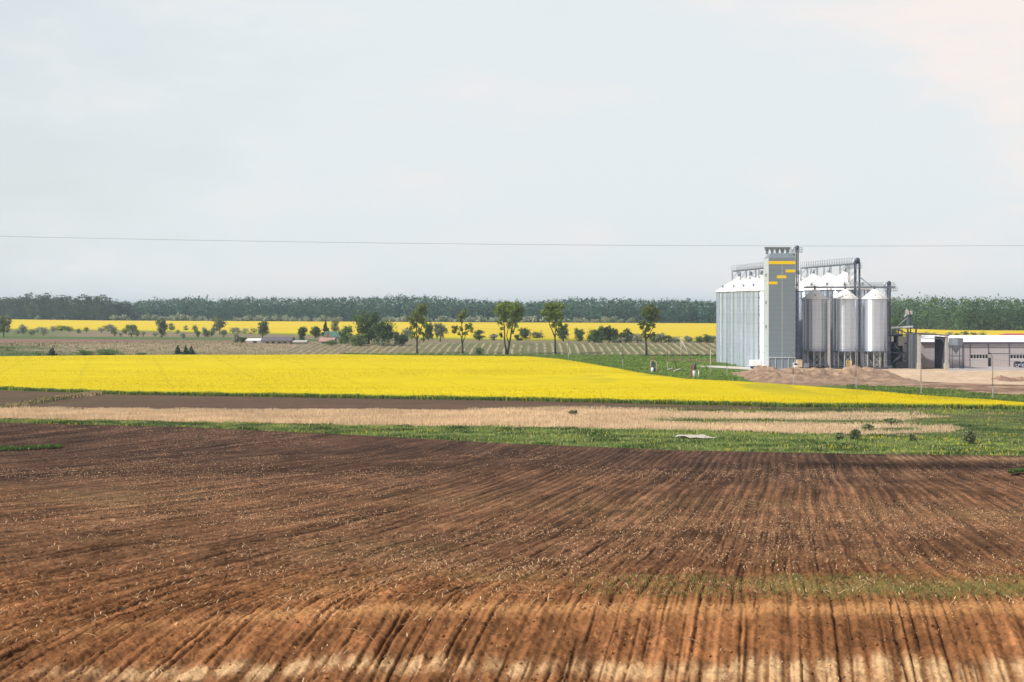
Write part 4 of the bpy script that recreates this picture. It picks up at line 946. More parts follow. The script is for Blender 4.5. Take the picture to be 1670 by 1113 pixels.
# weathered well-like contraptions on the green slope
t = thing('pipe_stand', 'left rusty pipe stand with blue barrel, white drum and bent arm on the green slope', 'pipe stand', (X(1065, 412), 412, 0))
def TB(pts, r, n, mt, nm, n8=10): m = MB(); m.tube(pts, r, n8); return m.build(nm, M[mt], t)
TB([(-.15, 0, .1), (-.15, 0, 1.3), (-.15, 0, 1.35)], [.38, .38, .3], 0, 'white', 'drum', 14)
TB([(.25, .1, .1), (.25, .1, 1.35), (.25, .1, 1.4)], [.33, .33, .26], 0, 'blue', 'barrel', 14)
TB([(-.5, 0, 0), (-.5, 0, 1.9)], .09, 0, 'rust', 'post')
TB([(-.55, 0, 1.0), (-.6, 0, 2.2), (-.45, 0, 2.9), (-.1, 0, 3.1), (.2, 0, 2.7)], .08, 0, 'concrete', 'curved_pipe')
TB([(.9, 0, 0), (.95, 0, 1.6), (.85, 0, 2.4), (.55, 0, 2.9), (.2, 0, 3.0)], [.12, .12, .09, .07, .06], 0, 'beige', 'bent_arm')
TB([(1.15, 0, 0), (1.05, 0, 1.5)], .07, 0, 'rust', 'post')
m = MB(); m.box(-.35, .45, -.25, .35, 1.5, 2.5); m.build('motor', M['dark_steel'], t)
m = MB(); m.box(-.55, .1, -.3, .2, 1.3, 1.75); m.build('gearbox', M['rust'], t)
for a, b in (((-.2, 0, 2.5), (-.35, 0, 3.8)), ((.1, 0, 2.5), (.3, 0, 3.7)), ((0, 0, 2.5), (0, .1, 4.1))): TB([a, b], .05, 0, 'rust', 'rod')
t = thing('pipe_stand', 'right rusty pipe stand with dark tank over white drum on the green slope', 'pipe stand', (X(1132, 386), 386, 0))
TB([(0, 0, .1), (0, 0, 1.5), (0, 0, 1.55)], [.36, .36, .28], 0, 'light_steel', 'drum', 14)
TB([(.25, 0, 1.8), (.25, 0, 3.2), (.25, 0, 3.35)], [.27, .27, .15], 0, 'dark_steel', 'tank', 12)
m = MB(); m.bar((-.8, 0, 1.75), (1.1, 0, 1.75), .14); m.build('crossbeam', M['conc_lt'], t)
m = MB(); m.box(-.75, -.15, -.2, .3, 1.85, 2.9); m.build('housing', M['rust'], t)
m = MB(); m.box(-.8, -.45, -.15, .2, .05, 1.5); m.build('side_housing', M['rust'], t)
TB([(1.05, 0, 0), (1.05, 0, 1.55)], .1, 0, 'white', 'post')
TB([(-.05, -.3, 0), (-.05, -.3, .9)], .09, 0, 'white', 'post')
for a, b in (((-.2, 0, 2.9), (-.1, 0, 3.9)), ((.25, 0, 3.3), (.2, 0, 4.1))): TB([a, b], .05, 0, 'rust', 'rod')
m = MB(); m.bar((X(1099, 420), 420, .15), (X(1109, 424), 424, .5), .5, .25); o = m.build('concrete_slab', M['conc_lt']); tag(o, 'tilted broken concrete slab lying on the green slope', 'slab')
m = MB(); m.bar((X(1089, 428), 428, .15), (X(1097, 431), 431, .45), .5, .25); o = m.build('concrete_slab', M['concrete']); tag(o, 'small concrete slab on the slope beside the braced grey pole', 'slab')
# pale board lying on the verge
bd = float(dist(716)); m = MB()
zb = .42
P = [(1100, 715.6), (1106, 714.2), (1117, 714.8), (1124, 713.7), (1136, 714.6), (1147, 713.4), (1153, 715), (1163, 716.4), (1168, 717.9), (1156, 717.3), (1148, 717.9), (1137, 716.6), (1126, 717.4), (1117, 716.4), (1106, 717)]
vs = [(X(a, float(dist(b))), float(dist(b)) , zb - .12 + .10 * math.sin(a * 1.7)) for a, b in P]; n = len(vs)
m.add(vs + [(x_, y_, z_ - .04) for x_, y_, z_ in vs], [tuple(range(n))[::-1], tuple(range(n, 2 * n))] + [(i_, (i_ + 1) % n, (i_ + 1) % n + n, i_ + n) for i_ in range(n)])
tag(m.build('plastic_sheet', M['conc_lt']), 'crumpled pale plastic sheet lying on the green verge', 'sheet')

# ------------------------------------------------------------------ poles and wires
POLES = [(863, 580, 'far slim power pole at the row field edge, right of the twin trunk tree'), (927, 587, 'power pole right of the fourth roadside tree, at the yellow crop edge'),
         (1015.5, 599, 'power pole standing in the green slope left of the pipe stands'), (1088.5, 603, 'dark braced power pole between the two pipe stands'),
         (1185.5, 613, 'power pole in front of the big silos left of the tower'), (1293.5, 629, 'power pole in front of the grey tower, on the earth heap'),
         (1396, 634, 'power pole in front of the middle and right hopper silos'), (1502, 643, 'power pole in front of the loading shed'), (1619, 651, 'power pole in front of the warehouse, the rightmost one')]
tops = []
for px_, py_, lb in POLES:
    d_ = float(dist(py_)); x_ = X(px_, d_)
    t = thing('power_pole', lb, 'pole', (x_, d_, 0), 0, 'power poles along the field edge')
    m = MB(); m.tube([(0, 0, 1.8), (0, 0, 7.9)], [.07, .05], 8); m.build('shaft', M['wood'], t)
    m = MB(); m.box(-.07, .07, -.22, -.09, 0, 2.2); m.build('concrete_foot', M['concrete'], t)
    m = MB(); m.tube([(0, 0, 0), (0, 0, 1.8)], .088, 8); m.build('butt', M['wood'], t)
    for zz in (7.6, 6.7):
        m = MB(); m.tube([(0, -.02, zz), (0, -.3, zz), (0, -.3, zz + .15)], .04, 6); m.build('insulator', M['white'], t)
    if px_ == 1088.5:
        m = MB(); m.tube([(.1, 0, 6.6), (2.6, 0, .0)], .1, 8); m.build('brace', M['wood'], t)
    tops.append((x_, d_))
t = thing('braced_pole', 'pale braced pole behind the pipe stands, left of the big silos', 'pole', (X(1111, 500), 500, 0))
m = MB(); m.tube([(0, 0, 0), (0, 0, Z(549, 500))], [.17, .13], 8); m.build('shaft', M['conc_lt'], t)
m = MB(); m.tube([(.2, 0, Z(556, 500)), (X(1129, 500) - X(1111, 500), -.5, 0)], .13, 8); m.build('brace', M['conc_lt'], t)
m = MB(); m.bar((-.5, 0, 7.2), (.5, 0, 7.2), .1); m.build('crossarm', M['wood'], t)
t = thing('short_pole', 'short pale pole without wires, left of the big silos', 'pole', (X(1158.8, 382), 382, 0))
m = MB(); m.tube([(0, 0, 0), (0, 0, 6.4)], [.10, .07], 8); m.build('shaft', M['conc_lt'], t)
def wire(name, label, pts, r, mt='dark_steel'):
    m = MB(); m.tube(pts, r, 5); o = m.build(name, M[mt]); return tag(o, label, 'wire')
def sagline(a, b, sag, n=14): return [(a[0] + (b[0] - a[0]) * k / n, a[1] + (b[1] - a[1]) * k / n, a[2] + (b[2] - a[2]) * k / n - sag * 4 * (k / n) * (1 - k / n)) for k in range(n + 1)]
tp = [(X(700, 640), 640)] + tops + [(X(1760, 285), 285)]
for zz, lb in ((7.75, 'upper wire strung along the field edge power poles'), (6.85, 'lower wire strung along the field edge power poles')):
    pts = []
    for a, b in zip(tp[:-1], tp[1:]): pts += sagline((a[0], a[1] - .3, zz + (2.2 if a[1] > 620 else 0)), (b[0], b[1] - .3, zz), .35)[:-1]
    pts.append((tp[-1][0], tp[-1][1] - .3, zz)); wire('power_wire', lb, pts, .014)
# long wire crossing the sky, on poles outside the frame
dW = 150.; pw = [(-520, 371), (0, 386.5), (420, 394), (850, 399), (1250, 401), (1670, 400.5), (2250, 396)]
pxs = np.linspace(-520, 2250, 60); cf = np.polyfit([p[0] for p in pw], [p[1] for p in pw], 2)
pts = [(X(p, dW), dW, Z(float(np.polyval(cf, p)), dW)) for p in pxs]
wire('overhead_wire', 'single thin wire crossing the whole sky above the silos', pts, .013, 'steel')
for k, lb in ((0, 'tall wooden pole carrying the overhead wire, beyond the left edge'), (-1, 'tall wooden pole carrying the overhead wire, beyond the right edge')):
    p = pts[k]; t = thing('utility_pole', lb, 'pole', (p[0], p[1], float(T(dW))))
    m = MB(); m.tube([(0, 0, -.5), (0, 0, p[2] - float(T(dW)) + .2)], [.22, .14], 10); m.build('shaft', M['wood'], t)
    m = MB(); m.bar((0, -.6, p[2] - float(T(dW)) - .15), (0, .6, p[2] - float(T(dW)) - .15), .12); m.build('crossarm', M['wood'], t)

# ------------------------------------------------------------------ trees
def leafcloud(blobs, n, size, c0, c1, seed, sub=10, spread=.42, accents=None, vary=.35):
    """blobs: (x,y,z,rx,ry,rz). clumps of small leaf quads through the volume"""
    r = np.random.default_rng(seed); B = np.array(blobs, float); w = (B[:, 3] * B[:, 5]); w /= w.sum()
    P = []; Cc = []
    for b, wi in zip(B, w):
        nb = int(n * wi) + 1; ns = max(3, int(sub * (.5 + wi * len(B) * .5)))
        u = r.normal(size=(ns, 3)); u /= np.linalg.norm(u, axis=1)[:, None]; u *= (.35 + .6 * r.random((ns, 1)))
        cs = b[:3] + u * b[3:6]; cid = r.integers(0, ns, nb)
        sc_ = (.55 + .7 * r.random(ns))[cid][:, None]
        p = cs[cid] + r.normal(size=(nb, 3)) * b[3:6] * spread * .5 * sc_
        sh = (1 - vary + 2 * vary * r.random(ns))[cid][:, None] * (.8 + .4 * r.random((nb, 1)))
        t = r.random(ns)[cid][:, None]
        c = (np.array(c0) * (1 - t) + np.array(c1) * t) * sh
        if accents is not None:
            ac, fr = accents; mk = r.random((nb, 1)) < fr; c = np.where(mk, np.array(ac) * (.7 + .5 * r.random((nb, 1))), c)
        P.append(p); Cc.append(c)
    P = np.concatenate(P); Cc = np.concatenate(Cc); n = len(P)
    a = r.normal(size=(n, 3)); a /= np.linalg.norm(a, axis=1)[:, None]; q = r.normal(size=(n, 3)); b = np.cross(a, q); b /= np.linalg.norm(b, axis=1)[:, None]
    s = size * (.6 + .8 * r.random((n, 1))) / 2
    V = np.stack([P - a * s, P - b * s * .7, P + a * s, P + b * s * .7], 1).reshape(-1, 3); k = np.arange(n) * 4
    return V, np.stack([k, k + 1, k + 2, k + 3], 1), np.repeat(Cc, 4, 0)
def leafobj(name, blobs, n, size, c0, c1, seed, parent, m=None, **kw):
    V, Fq, c = leafcloud(blobs, n, size, c0, c1, seed, **kw); return npmesh(name, V, Fq, m or M['leaf'], c, parent)
GR0, GR1 = (.14, .20, .028), (.27, .35, .055)
def traced_tree(name, label, basepx, basepy, blobs, limbs, nleaf, seed, c0=GR0, c1=GR1, leaf=.42, cat='tree', group=None, spread=.42, sub=10, **kw):
    d_ = float(dist(basepy)); s = d_ / F; bx_ = X(basepx, d_); rr = random.Random(seed)
    t = thing(name, label, cat, (bx_, d_, float(T(d_))), 0, group)
    m = MB()
    for pts, r0, r1 in limbs:
        n_ = len(pts); yj = rr.uniform(-1, 1) * 1.6
        m.tube([((a - basepx) * s, yj * k / max(1, n_ - 1), (basepy - b) * s) for k, (a, b) in enumerate(pts)], [r0 + (r1 - r0) * k / (n_ - 1) for k in range(n_)], 8)
    # twigs running into the crown
    tips = [l[0][-1] for l in limbs]
    for a, b, r_ in [(x[0], x[1], x[2]) for x in blobs]:
        tx, ty = min((p for l in limbs for p in l[0]), key=lambda p: (p[0] - a) ** 2 + (p[1] - b) ** 2 + (0 if p[1] > b else 60))
        for q in range(3):
            m.tube([((tx - basepx) * s, 0, (basepy - ty) * s), (((tx + a) / 2 - basepx + rr.uniform(-1, 1)) * s, rr.uniform(-.5, .5), (basepy - (ty + b) / 2) * s), ((a - basepx + rr.uniform(-.6, .6) * r_) * s, rr.uniform(-1, 1) * r_ * s * .6, (basepy - b + rr.uniform(-.2, .7) * r_) * s)], [.09, .06, .025], 5)
    m.build('trunk', M['bark'], t)
    B = [((a - basepx) * s, rr.uniform(-.6, .6) * r_ * s, (basepy - b) * s, r_ * s * 1.08, r_ * s * 1.08, r_ * s * 1.05 * (x[3] if len(x) > 3 else 1.)) for x in blobs for a, b, r_ in [x[:3]]]
    leafobj('crown', B, int(nleaf * 1.5), leaf * .95, c0, c1, seed, t, spread=spread, sub=sub, **kw)
    return t
gR = 'roadside trees along the far edge of the near rapeseed field'
traced_tree('roadside_tree', 'leftmost roadside tree with narrow upright olive crown', 680.5, 578.5,
    [(684, 507, 7), (678, 514, 7), (692, 510, 6), (671, 523, 6), (687, 522, 8), (677, 530, 6), (692, 530, 6), (668, 536, 4), (686, 540, 6), (676, 545, 4), (691, 545, 3.5), (672, 550, 3.5), (690, 553, 4), (684, 500, 4, 1.3), (693, 501, 3.5, 1.4), (666, 518, 3)],
    [([(680.5, 579), (680, 565), (680.5, 553), (679, 540), (680, 525), (684, 508)], .34, .08), ([(680.5, 553), (684, 545), (688, 532), (692, 515)], .2, .05), ([(680, 556), (675, 546), (670, 534), (670, 522)], .18, .05), ([(680, 562), (686, 556), (691, 552)], .1, .04)], 3400, 11, group=gR, c0=(.14, .18, .03), c1=(.26, .31, .055), sub=12)
traced_tree('roadside_tree', 'small gappy roadside tree, second from the left, with a leafy top knot', 755, 578.5,
    [(753, 514, 6), (749, 519, 4.5), (757, 511, 4.5), (752, 524, 3.5), (744, 536, 4.5), (762, 534, 5), (768, 538, 4), (752, 537, 4), (740, 542, 4), (759, 544, 4), (767, 530, 3), (748, 545, 2.5), (738, 534, 2.5)],
    [([(754.5, 579), (754.5, 568), (753, 556), (754, 545), (753, 532), (753, 516)], .36, .07), ([(754, 560), (757, 553), (761, 543), (765, 535)], .18, .04), ([(753.5, 552), (749, 544), (742, 537)], .12, .04)], 1900, 12, group=gR, c0=(.14, .175, .035), c1=(.25, .30, .055), sub=10)
traced_tree('roadside_tree', 'tallest roadside tree with twin trunks and a broad dense crown', 827, 579.5,
    [(829, 497, 7), (819, 500, 8), (840, 499, 8), (812, 510, 7), (846, 510, 8), (829, 508, 10), (821, 519, 8), (838, 520, 9), (848, 521, 5), (815, 526, 5), (830, 530, 7), (842, 531, 5), (820, 536, 4), (836, 540, 4), (816, 545, 3), (851, 505, 5), (810, 502, 4), (818, 549, 2.5)],
    [([(826, 580), (825, 570), (823, 558), (823, 545), (822, 530), (818, 512)], .38, .08), ([(827.5, 580), (829, 569), (832, 555), (834, 540), (838, 524), (841, 508)], .4, .08), ([(830, 560), (826, 548), (830, 532), (829, 512)], .18, .05), ([(824, 556), (819, 547), (816, 538)], .1, .03)], 5200, 13, group=gR, sub=14)
traced_tree('roadside_tree', 'forked roadside tree with a crown leaning right, fourth from the left', 905.5, 579,
    [(895, 501, 7), (904, 499, 7), (915, 499, 5.5), (888, 510, 6), (899, 511, 8), (911, 510, 7), (895, 520, 6), (906, 522, 7), (916, 517, 4.5), (913, 528, 6), (919, 534, 4.5), (924, 531, 3), (910, 538, 4), (902, 530, 5), (884, 513, 3.5)],
    [([(905.5, 580), (905.5, 565), (905, 552), (905.5, 540), (908, 527), (910, 510)], .36, .07), ([(905.5, 552), (901, 540), (896, 530), (896, 515)], .24, .06), ([(905.5, 548), (911, 540), (918, 533)], .15, .04)], 4600, 14, group=gR, sub=13)
traced_tree('roadside_tree', 'rounded roadside tree with a dark straight trunk, rightmost of the row', 1054, 581,
    [(1053, 505, 5.5), (1063, 503, 6), (1068, 510, 6), (1056, 513, 7), (1049, 511, 5), (1073, 518, 4.5), (1063, 520, 6), (1050, 526, 5), (1058, 529, 6), (1046, 533, 4), (1066, 531, 4), (1056, 538, 4.5), (1050, 544, 4), (1060, 548, 4.5), (1066, 545, 3), (1053, 549, 4), (1064, 499, 3), (1044, 529, 3)],
    [([(1054, 582), (1054.5, 568), (1053, 556), (1053, 543), (1056, 528), (1059, 512)], .42, .08), ([(1053.5, 556), (1058, 547), (1064, 536), (1068, 518)], .2, .05), ([(1053, 548), (1049, 540), (1048, 529)], .14, .04), ([(1055, 557), (1063, 550), (1070, 546)], .1, .03)], 4400, 15, group=gR, c0=(.12, .16, .03), c1=(.22, .27, .055), sub=13)

DK0, DK1 = (.055, .105, .038), (.13, .19, .06)
def simple_tree(name, label, px, base, w, h, kind, seed, group=None, cat='tree', n=None):
    """px, base row, width and height in photo px"""
    d_ = float(dist(base)); s = d_ / F; t = thing(name, label, cat, (X(px, d_), d_, float(T(d_))), 0, group); rr = random.Random(seed)
    w_ = w * s; h_ = h * s; m = MB()
    lf = max(.3, min(.6, .055 * h_ + .12)); n = n or int(max(350, min(4200, w * h * 7)))
    if kind == 'conifer':
        B = [(rr.uniform(-.04, .04) * w_, 0, h_ * (.10 + .86 * k / 9), w_ * .5 * (1.02 - k / 9.), w_ * .5 * (1.02 - k / 9.), h_ * .10) for k in range(10)]
        m.tube([(0, 0, 0), (0, 0, h_ * .9)], [max(.12, w_ * .05), .04], 6)
        m.build('trunk', M['bark'], t); leafobj('crown', B, n, lf, (.035, .065, .03), (.065, .105, .045), seed, t, sub=8, spread=.5)
    else:
        tr = {'dense': .12, 'bush': .0, 'blossom': .12, 'loose': .2}[kind]
        B = []
        for k in range(11):
            zf = tr + (1 - tr) * (.18 + .68 * rr.random()); wd = math.sin(math.pi * min(.98, max(.12, (zf - tr) / (1 - tr)))) ** .55
            rr_ = (.26 + .10 * rr.random()); B.append((rr.uniform(-1, 1) * w_ * (.5 - rr_ * .75) * wd, rr.uniform(-1, 1) * w_ * (.5 - rr_) * wd, h_ * zf, w_ * rr_, w_ * rr_, h_ * rr_ * .8))
        m.tube([(0, 0, -.1), (w_ * .02, 0, h_ * .35), (-w_ * .02, 0, h_ * .75)], [max(.10, w_ * .045), max(.08, w_ * .03), .03], 6)
        for k in range(5): b = B[k]; m.tube([(0, 0, h_ * (tr + .08)), (b[0] * .6, b[1] * .6, (h_ * tr + b[2]) / 2 + .1), (b[0], b[1], b[2])], [max(.06, w_ * .02), .05, .02], 5)
        m.build('trunk' if kind != 'bush' else 'stems', M['bark'], t)
        cl = {'dense': (DK0, DK1), 'bush': ((.10, .18, .055), (.19, .27, .09)), 'blossom': ((.18, .23, .12), (.34, .38, .25)), 'loose': ((.15, .18, .09), (.26, .29, .15))}[kind]
        kw = dict(accents=((.50, .50, .42), .30)) if kind == 'blossom' else {}
        if kind == 'loose': n = int(n * .55)
        leafobj('crown', B, n, lf, cl[0], cl[1], seed, t, sub=7, spread=.5, **kw)
    return t
# farmstead cluster
simple_tree('dark_tree', 'largest dark tree towering over the farmstead', 601, 563, 44, 57, 'dense', 21, n=5200)
simple_tree('dark_tree', 'dark rounded tree right of the largest farmstead tree', 625, 565, 38, 38, 'dense', 22)
simple_tree('dark_tree', 'oval dark tree left of the farmhouse, right of the long barn', 493, 557, 15, 23, 'dense', 23)
simple_tree('dark_tree', 'dark tree beside the farmhouse gable, left of the spruce', 514, 553, 17, 21, 'dense', 24)
simple_tree('spruce', 'dark pointed spruce behind the farmhouse', 531, 549, 14, 26, 'conifer', 25, cat='conifer')
simple_tree('loose_tree', 'loose crowned tree behind the green roof', 546, 546, 16, 24, 'loose', 26)
simple_tree('green_tree', 'mid green tree in front of the green roof', 562, 562, 24, 29, 'bush', 27)
simple_tree('green_bush', 'broad green bush below the largest farmstead tree', 588, 565, 34, 20, 'bush', 28, cat='bush')
simple_tree('green_bush', 'green bush in front of the farmhouse door', 540, 564, 26, 9, 'bush', 29, cat='bush')
simple_tree('dark_bush', 'dark low bush at the right end of the farmstead', 655, 565, 22, 20, 'dense', 30, cat='bush')
simple_tree('blossom_tree', 'white flecked blossom tree at the right end of the farmstead', 648, 565, 14, 22, 'blossom', 31)
simple_tree('blossom_tree', 'small blossom tree before the dark farmstead trees', 623, 566, 10, 12, 'blossom', 32)
simple_tree('blossom_tree', 'pale blossom tree behind the leftmost roadside tree', 664, 556, 18, 20, 'blossom', 33)
simple_tree('loose_tree', 'grey green tree above the left end of the long barn', 428, 554, 22, 30, 'loose', 34)
simple_tree('dark_bush', 'dark rounded bush at the left end of the white shed', 396, 560, 17, 10, 'dense', 35, cat='bush')
simple_tree('blossom_tree', 'leafy green and white shrub left of the white shed', 385, 560, 14, 17, 'blossom', 36)
simple_tree('dark_tree', 'dull dark tree behind the gap between the first two roadside trees', 699, 556, 18, 25, 'dense', 37)
simple_tree('loose_tree', 'thin pinkish young tree between the first two roadside trees', 718, 558, 24, 30, 'loose', 38)
simple_tree('round_bush', 'dark round bush at the crop edge between the second and third roadside trees', 781, 579.5, 17, 12, 'bush', 39, cat='bush')
hd = 'hedge trees below the far yellow field'
simple_tree('hedge_tree', 'round blue green hedge tree right of the second roadside tree', 782, 556, 22, 16, 'dense', 40, hd)
simple_tree('hedge_tree', 'pale hedge bush left of the tallest roadside tree', 806, 556, 18, 11, 'blossom', 41, hd, cat='bush')
simple_tree('hedge_tree', 'tiny hedge bush right of the tallest roadside tree', 843, 556, 11, 10, 'dense', 42, hd, cat='bush')
simple_tree('hedge_tree', 'round hedge tree left of the mushroom shaped one', 855, 556, 20, 20, 'dense', 43, hd)
simple_tree('hedge_tree', 'mushroom shaped light hedge tree left of the fourth roadside tree', 875, 556, 22, 18, 'loose', 44, hd)
simple_tree('hedge_tree', 'dark hedge tree behind the fourth roadside tree', 919, 557, 20, 22, 'dense', 45, hd)
simple_tree('hedge_tree', 'round hedge tree standing alone right of the fourth roadside tree', 945, 557, 20, 20, 'bush', 46, hd)
hl = 'shrubs of the thick hedge between the fourth and fifth roadside trees'
ordw = ['first', 'second', 'third', 'fourth', 'fifth', 'sixth', 'seventh', 'eighth', 'ninth', 'tenth', 'eleventh', 'twelfth', 'thirteenth', 'fourteenth', 'fifteenth', 'sixteenth', 'seventeenth', 'eighteenth', 'nineteenth', 'twentieth'] + \
       ['twenty-' + w for w in ('first', 'second', 'third', 'fourth', 'fifth', 'sixth', 'seventh', 'eighth', 'ninth')] + ['thirtieth'] + ['thirty-' + w for w in ('first', 'second', 'third', 'fourth', 'fifth', 'sixth', 'seventh', 'eighth', 'ninth')] + ['fortieth'] + ['forty-' + w for w in ('first', 'second', 'third', 'fourth', 'fifth', 'sixth', 'seventh', 'eighth', 'ninth')]
for k, (px_, w, h, kd) in enumerate([(969, 18, 20, 'bush'), (981, 16, 22, 'bush'), (993, 17, 22, 'dense'), (1004, 14, 19, 'bush'), (1012, 20, 13, 'blossom'), (1022, 18, 20, 'dense'), (1029, 16, 13, 'blossom'), (1040, 20, 12, 'blossom'),
                                    (1068, 20, 12, 'bush'), (1078, 18, 14, 'blossom'), (1090, 16, 10, 'bush'), (1101, 16, 8, 'blossom'), (1122, 14, 10, 'blossom'), (1141, 14, 9, 'bush'), (1153, 16, 13, 'bush'), (1162, 16, 10, 'blossom')]):
    simple_tree('hedge_shrub', f'{ordw[k]} shrub from the left in the hedge right of the fourth roadside tree, ' + {'bush': 'leafy green', 'dense': 'dark green', 'blossom': 'pale blossoming'}[kd], px_, 559.5, w * 1.2, h * 1.15, kd, 60 + k, hl, cat='bush')
# bushes and spruces near the crop edge on the left
simple_tree('spruce', 'left small spruce at the crop edge', 290, 578, 14, 16, 'conifer', 81, cat='conifer')
simple_tree('spruce', 'middle small spruce at the crop edge', 303, 579, 12, 17, 'conifer', 82, cat='conifer')
simple_tree('spruce', 'right small spruce of the three at the crop edge', 312, 579, 15, 16, 'conifer', 83, cat='conifer')
simple_tree('spruce', 'lone dark spruce bush near the left frame edge', 85, 580, 16, 13, 'conifer', 84, cat='conifer')
simple_tree('green_bush', 'left of two wide rounded bushes at the crop edge', 137, 580, 30, 10, 'bush', 85, cat='bush')
simple_tree('green_bush', 'right of two wide rounded bushes at the crop edge', 177, 580, 44, 10, 'bush', 86, cat='bush')
simple_tree('green_bush', 'flat bush at the crop edge right of the two wide ones', 230, 580, 22, 5, 'bush', 87, cat='bush')
simple_tree('green_bush', 'tiny bush at the crop edge left of the lone spruce', 62, 580, 12, 4, 'bush', 88, cat='bush')
# orchard
gO = 'scattered orchard trees and bushes below the far yellow field'
orch = [(6, 550, 20, 31, 'loose'), (30, 545, 12, 8, 'blossom'), (38, 545, 14, 14, 'blossom'), (50, 548, 10, 8, 'loose'), (52, 546, 11, 7, 'bush'), (61, 543, 12, 8, 'blossom'), (71, 548, 13, 13, 'blossom'), (86, 542, 10, 9, 'blossom'), (100, 540, 30, 7, 'dense'), (112, 541, 20, 6, 'dense'),
        (128, 545, 7, 8, 'bush'), (141, 543, 8, 8, 'bush'), (165, 544, 10, 9, 'blossom'), (176, 541, 18, 10, 'dense'), (182, 545, 13, 13, 'blossom'), (187, 549, 8, 8, 'bush'), (196, 550, 8, 7, 'blossom'), (204, 545, 10, 8, 'bush'), (216, 545, 16, 15, 'bush'), (214, 550, 12, 9, 'blossom'), (224, 549, 9, 9, 'bush'), (234, 550, 7, 8, 'loose'),
        (253, 550, 8, 7, 'blossom'), (264, 551, 16, 27, 'loose'), (280, 542, 10, 12, 'bush'), (289, 546, 8, 7, 'blossom'), (299, 553, 9, 10, 'blossom'), (303, 542, 8, 10, 'bush'), (318, 543, 9, 11, 'bush'), (323, 551, 8, 10, 'bush'), (334, 550, 9, 13, 'blossom'), (339, 550, 8, 11, 'bush'), (345, 549, 11, 15, 'blossom'), (358, 546, 16, 24, 'loose'), (364, 551, 10, 12, 'blossom'), (380, 545, 11, 10, 'blossom'), (388, 545, 10, 9, 'blossom'), (399, 545, 12, 8, 'blossom'), (414, 545, 12, 9, 'loose')]
DESC = {'bush': 'green', 'dense': 'dark', 'blossom': 'pale blossoming', 'loose': 'thin airy'}
protos = {}
for k, (px_, base, w, h, kd) in enumerate(orch):
    ds = ('tall ' if h > 20 else 'small ' if h < 9 else '') + DESC[kd]
    simple_tree('orchard_tree', f'{ds} orchard tree, {ordw[k]} from the left below the far yellow field', px_, base, w * 1.3, h * 1.12, kd, 100 + k, gO, n=int(max(300, w * h * 9)))
# weeds/shrubs on the right meadow
for lb, px_, base, w, h, sd in (('dark shrub on the verge, left of the group of two', 1369, 720, 14, 14, 201), ('wide dark shrub on the verge right of its smaller twin', 1394, 719, 20, 17, 202), ('spiky dark shrub at the far right of the meadow', 1582, 725, 20, 20, 203),
                           ('dark low shrub in the green strip between the reeds', 1453, 694, 26, 10, 204), ('single small shrub on the verge left of the spiky one', 1488, 722, 10, 12, 205), ('small yellowish shrub in the reed belt', 935, 680, 14, 9, 206), ('leafy shrub at the reed belt edge above the two verge shrubs', 1415, 703, 16, 10, 207)):
    simple_tree('shrub', lb, px_, base, w, h, 'loose', sd, cat='shrub', n=1500)

# far woods
def wd0(p): return float(dist(np.interp(p, *zip(*frt)), 1.0)) + 22
def wood(name, label, pxa, pxb, d0, rows, topf, c0, c1, seed, step=6.5, nl=150, rowgap=11., leaf=1.25):
    r = np.random.default_rng(seed); B = []; Vs = []; Fs = []; Cs = []; off = 0; tr = MB()
    for k in range(rows):
        px_ = pxa
        while px_ < pxb:
            d_ = wd0(px_) + k * rowgap; x = X(px_, d_); ztop = Z(float(np.interp(px_, *zip(*topf))) , d_) - 2.2
            lo = 1 + .20 * (float(fbm(x / 60 + k * .3, k * .2, 77, 3)) - .5); hh = ztop * (.90 + .10 * r.random()) * lo
            if k == 0: hh *= .72 + .2 * r.random()
            w = 3.6 + 2.8 * r.random(); con = r.random() < .2
            bl = [(0, 0, hh * (.17 + .72 * q / 3), w * (.9, 1, .95, .75 if not con else .4)[q], w, hh * .17) for q in range(4)]
            V, Fq, c = leafcloud(bl, nl, leaf, c0, c1, int(r.integers(1e9)), sub=6, spread=.62, vary=.25)
            tint = .75 + .5 * r.random(); c = c * tint * (np.array([.75, .9, 1.05]) if con else np.array([1, 1, 1]) * (1 + .25 * (r.random() - .5)))
            V = V + np.array([x, d_ + r.uniform(-4, 4), 2.2 if d_ > 600 else 0]); Vs.append(V); Fs.append(Fq + off); Cs.append(c); off += len(V)
            if k < 2: 
                tr_x = x; a = len(Vs)
            px_ += step * (.7 + .6 * r.random()) / d_ * F
    o = npmesh(name, np.concatenate(Vs), np.concatenate(Fs), M['leaf'], np.concatenate(Cs)); return tag(o, label, 'woodland', kind='stuff')
topA = [(-600, 492), (0, 489), (90, 486), (180, 492), (215, 496), (230, 492), (300, 485.5), (340, 485), (348, 491), (360, 487), (405, 484), (470, 487), (600, 487), (660, 484), (720, 487), (800, 491), (850, 494), (940, 487), (1000, 488), (1060, 492), (1100, 490), (1165, 493), (1450, 487), (1560, 486), (2300, 486)]
wood('woodland', 'long bluish wood on the horizon behind the far yellow field', -560, 1440, 1760, 7, topA, (.06, .125, .095), (.095, .17, .10), 301, step=5.6, nl=210, leaf=1.35)
topB = [(1380, 500), (1440, 487), (1500, 484), (1560, 486), (1620, 487), (1670, 489), (2300, 489)]
wood('woodland', 'greener nearer wood behind the warehouse on the right', 1425, 2150, 1230, 7, topB, (.07, .14, .06), (.13, .205, .075), 302, step=5.0, nl=260, rowgap=9, leaf=1.0)
